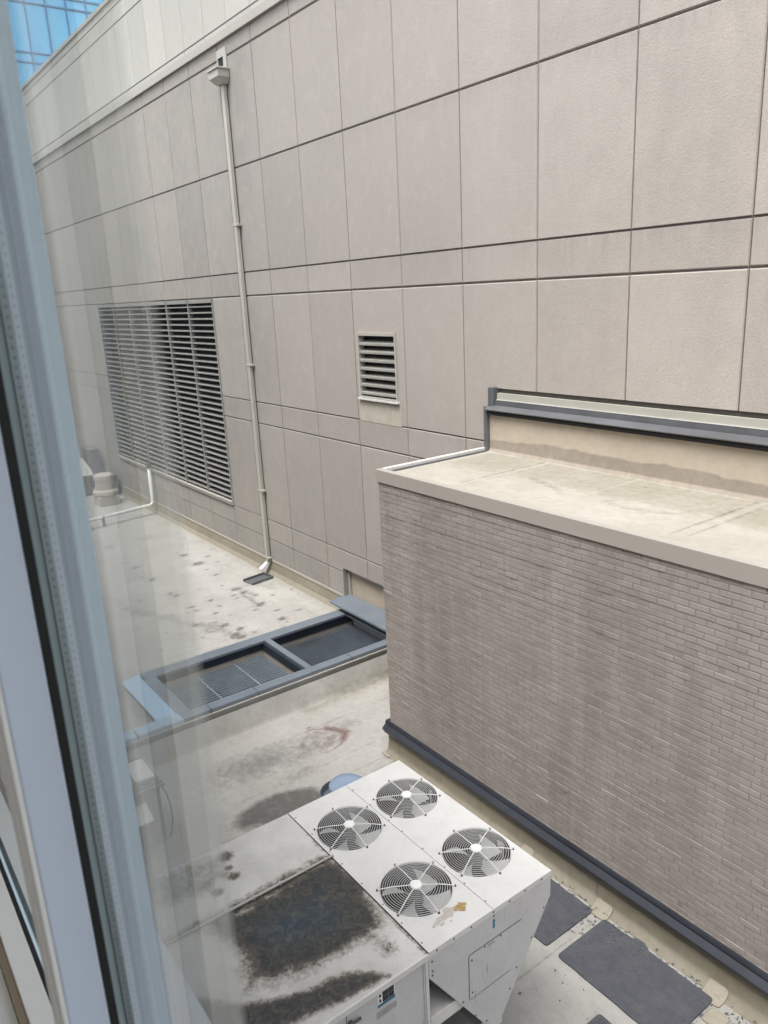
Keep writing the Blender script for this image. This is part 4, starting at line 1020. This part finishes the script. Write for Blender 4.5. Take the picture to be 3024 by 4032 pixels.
cab = MB().tube([(-8.87, 2.62, 0.80), (-8.86, 2.665, 0.70), (-8.85, 2.695, 0.5), (-8.85, 2.70, 0.28), (-8.87, 2.665, 0.08), (-8.88, 2.63, 0.02)], 0.008, 8).build('cable', M['cable'])
tag(cab, 'thin grey cable drooping down the corner of the beige cabinet', 'cable')

SX, SY = -26.35, 7.36
vt = thing('vent_stack', 'squat capped beige vent stack with a collar on the spotted roof', 'vent', (SX, SY, 0.33))
MB().box(SX-0.34, SX+0.34, SY-0.34, SY+0.34, 0.33, 0.66).build('base', M['stack'], vt, bevel=0.02)
MB().lathe([(0.35, 0.66), (0.41, 0.70), (0.41, 0.80), (0.36, 0.86), (0.30, 0.86)], SX, SY).build('collar', M['stack'], vt)
MB().lathe([(0.30, 0.84), (0.30, 1.22)], SX, SY).build('stem', M['stack'], vt)
MB().lathe([(0.31, 1.20), (0.325, 1.22), (0.32, 1.34), (0.26, 1.38), (0.0, 1.39)], SX, SY).build('cap', M['stack'], vt)
pv = thing('drain_pipe', 'white plastic drain pipe rising from the roof up the panel wall', 'pipe', (-23.85, 8.0, 0.33))
pts = [(-23.30, 3.6, 0.62), (-23.55, 6.2, 0.62), (-23.80, 7.95, 0.64), (-23.83, 8.05, 0.68), (-23.84, 8.08, 0.78), (-23.80, 8.08, 1.95)]
MB().tube(pts, 0.055, 12).build('pipe', M['pvc'], pv, smooth=True)
MB().tube([(-23.80, 8.08, 1.86), (-23.80, 8.08, 2.0)], 0.075, 12).build('end_cap', M['grey_metal'], pv)
sp_ = MB()
for y, x in ((6.4, -23.58), (4.4, -23.38)): sp_.box(x-0.06, x+0.06, y-0.03, y+0.03, 0.33, 0.57).tube([(x, y-0.02, 0.62), (x, y+0.02, 0.62)], 0.065, 12)
sp_.build('support', M['grey_metal'], pv)
dm = thing('dome_hood', 'low pale rounded hood behind the capped vent stack', 'hood', (-29.3, 7.2, 0.33))
vv = [(-30.6, 1.0), (-30.5, 1.35), (-29.9, 1.55), (-29.0, 1.5), (-28.3, 1.3), (-27.9, 1.08), (-28.0, 1.0)]
MB().prism([(x, z) for x, z in vv], 'y', 6.5, 7.5).build('cover', M['tarp'], dm, bevel=0.05)
MB().box(-30.4, -28.2, 6.6, 7.4, 0.33, 1.0).build('base', M['cabinet'], dm)
for (x0, x1, z1, lab) in ((-27.9, -27.2, 1.05, 'dark box against the panel wall just right of the pale hood'), (-29.9, -29.0, 1.75, 'taller dark box behind the pale hood against the wall')):
    o = thing('utility_box', lab, 'box', ((x0+x1)/2, 7.95, 0.33), 'dark boxes at the foot of the panel wall')
    MB().box(x0, x1, 7.72, 8.08, 0.33, z1).build('body', M['dark_box'], o, bevel=0.02)
    MB().box(x0-0.03, x1+0.03, 7.70, 8.09, z1, z1+0.04).build('lid', M['dark_box'], o, bevel=0.01)

# grit and chips on the roof by the brick wall
dk = MB(); rr_ = random.Random(17)
for k in range(520):
    if k < 400: x, y = rr_.uniform(-5.3, -2.6), 5.975 - abs(rr_.gauss(0, 0.26))
    else: x, y = rr_.uniform(-8.2, -2.4), rr_.uniform(4.4, 5.9)
    if y < 4.3: continue
    a = rr_.uniform(0, 6.28); L = rr_.uniform(0.003, 0.011) if k % 9 else rr_.uniform(0.010, 0.022); w = L*rr_.uniform(0.4, 0.9)
    z_ = 0.012 + (0.022 if (-5.9 < x < -4.545 or -4.39 < x < -3.08) and 5.12 < y < 5.9 else 0) + (0.02 if y > 5.94 else 0)
    c_, s_ = math.cos(a), math.sin(a)
    pt = [(x + u*c_ - v*s_, y + u*s_ + v*c_) for u, v in ((-L, -w*0.6), (L*0.3, -w), (L, 0.2*w), (-0.2*L, w))]
    dk.add([(p[0], p[1], z_-0.004) for p in pt] + [(p[0], p[1], z_+0.003) for p in pt], [(4,5,6,7), (0,1,5,4), (1,2,6,5), (2,3,7,6), (3,0,4,7)])
tag(dk.build('grit', M['dark_box']), 'dark grit and chips scattered on the roof by the brick wall', 'grit', None, 'stuff')
def pad(name, x0, x1, y0, y1, label, notch=None, seed=1):
    rr = random.Random(seed); pts = []
    def corner(cx, cy, a0, r=0.035):
        for k in range(5): a = a0 + math.pi/2*k/4; pts.append((cx + r*math.cos(a), cy + r*math.sin(a)))
    corner(x0+.035, y0+.035, math.pi)
    for k in range(1, 14): pts.append((x0 + (x1-x0)*k/14, y0 + rr.uniform(-.004, .004)))
    corner(x1-.035, y0+.035, 1.5*math.pi); corner(x1-.035, y1-.035, 0)
    if notch:
        for u, v in notch: pts.append((u, v))
    else:
        for k in range(1, 14): pts.append((x1 + (x0-x1)*k/14, y1 + rr.uniform(-.004, .004)))
    corner(x0+.035, y1-.035, .5*math.pi)
    o = MB().prism([(x-x0, y-y0) for x, y in pts], 'z', 0.0, 0.018).build('walkway_pad', M['pad']); o.location = (x0, y0, 0.007)
    return tag(o, label, 'walkway pad', 'grey walkway pads on the roof')
pad('p', -5.90, -4.545, 5.125, 5.90, 'grey ribbed walkway pad half hidden behind the air unit corner')
pad('p', -4.39, -3.08, 5.12, 5.895, 'large grey ribbed walkway pad with a chipped edge along the brick wall',
    notch=[(-3.5, 5.895), (-3.82, 5.90), (-3.86, 5.93), (-3.93, 5.955), (-4.0, 5.945), (-4.03, 5.91), (-4.1, 5.895), (-4.25, 5.897)])
pad('p', -3.68, -2.4, 4.15, 4.915, 'grey ribbed walkway pad cut off by the bottom edge of the photo')
def patch(x0, x1, y0, y1, prof, label, seed, rot=0.0):
    rr = random.Random(seed)
    cx, cy = (x0+x1)/2, (y0+y1)/2; a, b_ = (x1-x0)/2, (y1-y0)/2
    n = 40; ring = []
    for k in range(n):
        t = 2*math.pi*k/n; c, s_ = math.cos(t), math.sin(t)
        e = 0.28
        u = a*math.copysign(abs(c)**e, c)*(1+rr.uniform(-.02, .02)); v = b_*math.copysign(abs(s_)**e, s_)*(1+rr.uniform(-.02, .02))
        ring.append((cx + u*math.cos(rot) - v*math.sin(rot), cy + u*math.sin(rot) + v*math.cos(rot)))
    vv, ff, ed = [], [], []
    for s_, e in ((1.0, 1.0), (0.93, 0.0), (0.5, 0.0)):
        for (x, y) in ring:
            X, Y = cx+(x-cx)*s_, cy+(y-cy)*s_; vv.append((X-cx, Y-cy, prof(Y)+0.006)); ed.append(e)
    vv.append((0, 0, prof(cy)+0.006)); ed.append(0)
    for g_ in range(2):
        for k in range(n): ff.append((g_*n+k, g_*n+(k+1) % n, (g_+1)*n+(k+1) % n, (g_+1)*n+k))
    for k in range(n): ff.append((2*n+k, 2*n+(k+1) % n, 3*n))
    me_ = bpy.data.meshes.new('membrane_patch'); me_.from_pydata(vv, [], ff); me_.materials.append(M['patch'])
    at_ = me_.attributes.new('edge', 'FLOAT_COLOR', 'POINT'); at_.data.foreach_set('color', np.array([(e, e, e, 1) for e in ed], np.float32).ravel())
    o = bpy.data.objects.new('membrane_patch', me_); C.objects.link(o); o.location = (cx, cy, 0)
    sm = o.modifiers.new('solid', 'SOLIDIFY'); sm.thickness = 0.004; sm.offset = 1
    return tag(o, label, 'membrane patch', 'membrane patches at the foot of the brick wall')
def cant(Y):   # the curved foot of the brick wall's base flashing
    t = min(1.0, max(0.0, (Y-5.945)/0.10))
    if Y <= 5.945: return 0.006
    if Y < 6.045: return 0.006 + 0.094*(1-((1-t))**0.7)
    return 0.10 + (Y-6.045)/0.03*0.26
patch(-4.60, -4.37, 5.86, 6.04, cant, 'beige membrane patch folded into the wall foot beside the walkway pad seam', 3)
patch(-3.22, -3.00, 5.84, 6.04, cant, 'beige membrane patch at the wall foot near the bottom right corner', 5)
patch(-3.05, -2.86, 5.62, 5.82, cant, 'flat beige membrane patch off the end of the large walkway pad', 7)
patch(-5.75, -5.55, 5.90, 6.045, cant, 'faint beige membrane patch on the wall foot right above the fans', 9)
patch(-8.62, -8.44, 5.93, 6.05, lambda Y: 0.012, 'faint membrane patch at the brick wall corner', 11)

# ------------------------------------------------------------------ blue glass tower far beyond
tw_ = thing('glass_tower', 'blue glass tower rising behind the panel building', 'tower', (-75, 30, -9))
TX = -70.0
MB().box(TX-18, TX, 4, 52, -9, 70).build('glass_facade', M['tower'], tw_)
tm = MB()
y = 18.98 - 9*1.552
while y < 52: tm.box(TX, TX+0.12, y-0.05, y+0.05, -9, 70); y += 1.552
z = 25.29 - 7*4.14
while z < 70:
    tm.box(TX, TX+0.10, 4, 52, z-0.06, z+0.06); tm.box(TX, TX+0.10, 4, 52, z+0.70-0.06, z+0.70+0.06); z += 4.14
tm.build('mullion_grid', M['tower_line'], tw_)

# ------------------------------------------------------------------ the building with the window that is looked through
zb, zt = CAMZ-0.98, CAMZ+2.45
wb = thing('window_building', 'building whose window the roofs are seen through', 'building', (0, 0, 0))
rects = [(-40, 4.6, 0.0, 10.8)]
for hole in ((-4.4, 4.4, zb-0.06, zt+0.06), (-4.4, -0.66, 5.03, zb-0.0605)): rects = subtract(rects, hole)  # openings enlarged, and a lower left one added, to light the curtain
fw_ = MB()
for (a, b_, c, d) in rects: fw_.box(a, b_, 0.02, 0.150, c, d)
fw_.build('facade', M['facade'], wb)
rm_ = MB().box(-4.6, 4.6, -5.0, -4.9, 5.0, 9.4).box(-4.6, -4.5, -4.9, 0.02, 5.0, 9.4).box(4.5, 4.6, -4.9, 0.02, 5.0, 5.9)  # +x wall kept low: invented side opening that lights jamb and curtain
rm_.build('room_wall', M['room_white'], wb)
MB().box(-4.6, 4.6, -5.0, 0.02, 9.4, 9.5).build('ceiling', M['room_white'], wb)
MB().box(-4.6, 4.6, -5.0, 0.02, 4.9, 5.0).build('floor', M['carpet'], wb)

wf = thing('window_frame', 'pale aluminium window jamb close to the camera on the left', 'window', (-0.65, 0.1, zb))
X0 = -0.60
def jamb(x, sgn):
    """stack of profiles on the reveal at x, facing sgn*x"""
    def bx(y0, y1, d, mat, nm, bev=0.0): 
        a, b_ = (x-0.03, x+d) if sgn > 0 else (x-d, x+0.03)
        return MB().box(a, b_, y0, y1, zb, zt).build(nm, M[mat], wf, bevel=bev)
    bx(0.0705, 0.1025, 0.0, 'frame_grey', 'bead', 0.002)
    bx(0.1030, 0.1095, -0.001, 'black_rubber', 'gasket')
    bx(0.1098, 0.1162, -0.0015, 'glass_edge', 'glass_edge'); bx(0.1283, 0.1309, -0.0015, 'glass_edge', 'glass_edge')
    spc = bx(0.1165, 0.1280, -0.0005, 'spacer', 'spacer')
    bx(0.1312, 0.1385, -0.002, 'sealant', 'sealant')
    bx(0.1386, 0.1530, 0.0, 'frame_sky_tint', 'outer_frame', 0.002)
    return spc
spc = jamb(X0, 1)
# drilled holes of the spacer: two rows of small dark dimples
dt = MB(); z = zb + 0.01
while z < zt:
    for y in (0.1195, 0.1250):
        n = 6; dt.add([(X0+0.0002, y+0.0007*math.cos(2*math.pi*k/n), z+0.0013*math.sin(2*math.pi*k/n)) for k in range(n)], [tuple(range(n))])
    z += 0.0069
dt.build('dimples', M['sealant'], spc)
MB().box(-0.67, -0.631, 0.074, 0.150, zb-0.03, zt+0.03).build('mullion', M['frame_sky_tint'], wf)
MB().box(-0.6298, -0.6005, 0.0660, 0.0703, zb, zt).build('mullion_face', M['frame_white'], wf, bevel=0.001)
MB().box(-0.664, -0.634, 0.0655, 0.0735, zb, zt).build('mullion_face', M['frame_white'], wf, bevel=0.001)
jamb(-0.70, -1)
# bottom rails: same section lying flat, for both lights
for (a, b_) in ((-4.35, -0.672), (-0.628, 4.35)):
    MB().box(a, b_, 0.0705, 0.1025, zb-0.05, zb).build('bottom_rail', M['frame_white'], wf, bevel=0.002)
    MB().box(a, b_, 0.060, 0.0700, zb-0.06, zb-0.004).build('shaded_sill_face', M['sill_shade'], wf)  # brown strip painting the shaded face of the sill frame
    MB().box(a, b_, 0.1030, 0.1095, zb-0.05, zb-0.002).build('gasket', M['black_rubber'], wf)
    MB().box(a, b_, 0.1100, 0.1530, zb-0.05, zb-0.003).build('bottom_rail', M['frame_sky_tint'], wf)
    MB().box(a, b_, 0.0705, 0.1530, zt, zt+0.05).build('top_rail', M['frame_white'], wf)
    MB().add([(a-0.02, 0.1535, zb-0.005), (b_, 0.1535, zb-0.005), (b_, 0.281, zb-0.02), (a-0.02, 0.281, zb-0.02), (a-0.02, 0.1535, zb-0.04), (b_, 0.1535, zb-0.04), (b_, 0.281, zb-0.05), (a-0.02, 0.281, zb-0.05)],
             [(0,3,2,1), (4,5,6,7), (3,7,6,2), (0,4,7,3), (1,2,6,5)]).build('outer_sill', M['sill_metal'], wf)
    MB().box(a, b_, 0.0, 0.059, zb-0.10, zb-0.03).build('inner_sill', M['frame_white'], wf)
# two sheets of the insulating pane, cut off early to shape the reflection's edge
def pane(x0, x1, y, nm):
    o = MB().box(x0, x1, y, y, zb, zt) if False else MB().quad((x0, y, zb), (x1, y, zb), (x1, y, zt), (x0, y, zt))
    return o.build(nm, M['glass'], wf)
pane(X0+0.001, -0.302, 0.1125, 'glass_pane')
pane(X0+0.001, -0.342, 0.1300, 'glass_pane')
pane(-4.3, -0.702, 0.1125, 'glass_pane')
MB().quad((-4.35, 0.1125, 5.06), (-0.68, 0.1125, 5.06), (-0.68, 0.1125, zb-0.055), (-4.35, 0.1125, zb-0.055)).build('glass_pane', M['glass'], wf)  # invented lower window, added to light the curtain's foot
MB().box(-4.38, -0.67, 0.08, 0.145, 5.03, 5.06).build('bottom_rail', M['frame_white'], wf)  # rail of the added lower window

cu = MB(); zz0, zz1 = 5.06, 9.35
for (xa, xb, yb, nx, am, ph) in ((-1.62, -1.105, -0.15, 110, 0.050, 0.0), (-1.085, -0.985, -0.14, 26, 0.02, 1.4)):
    vv = []
    for i in range(nx+1):
        u = i/nx; x = xa + (xb-xa)*u; q = x*48 + 1.6*math.sin(x*13+ph) + ph
        y = yb + am*math.sin(q) + 0.3*am*math.sin(2.3*q+1)
        vv += [(x, y, zz0), (x + 0.008*math.sin(q*0.5), yb + (y-yb)*0.8, zz1)]
    cu.add(vv, [(2*i, 2*i+2, 2*i+3, 2*i+1) for i in range(nx)])
cuo = cu.build('curtain', M['curtain'], None, smooth=True)
tag(cuo, 'white pleated curtain beside the window, seen as a reflection in its glass', 'curtain')
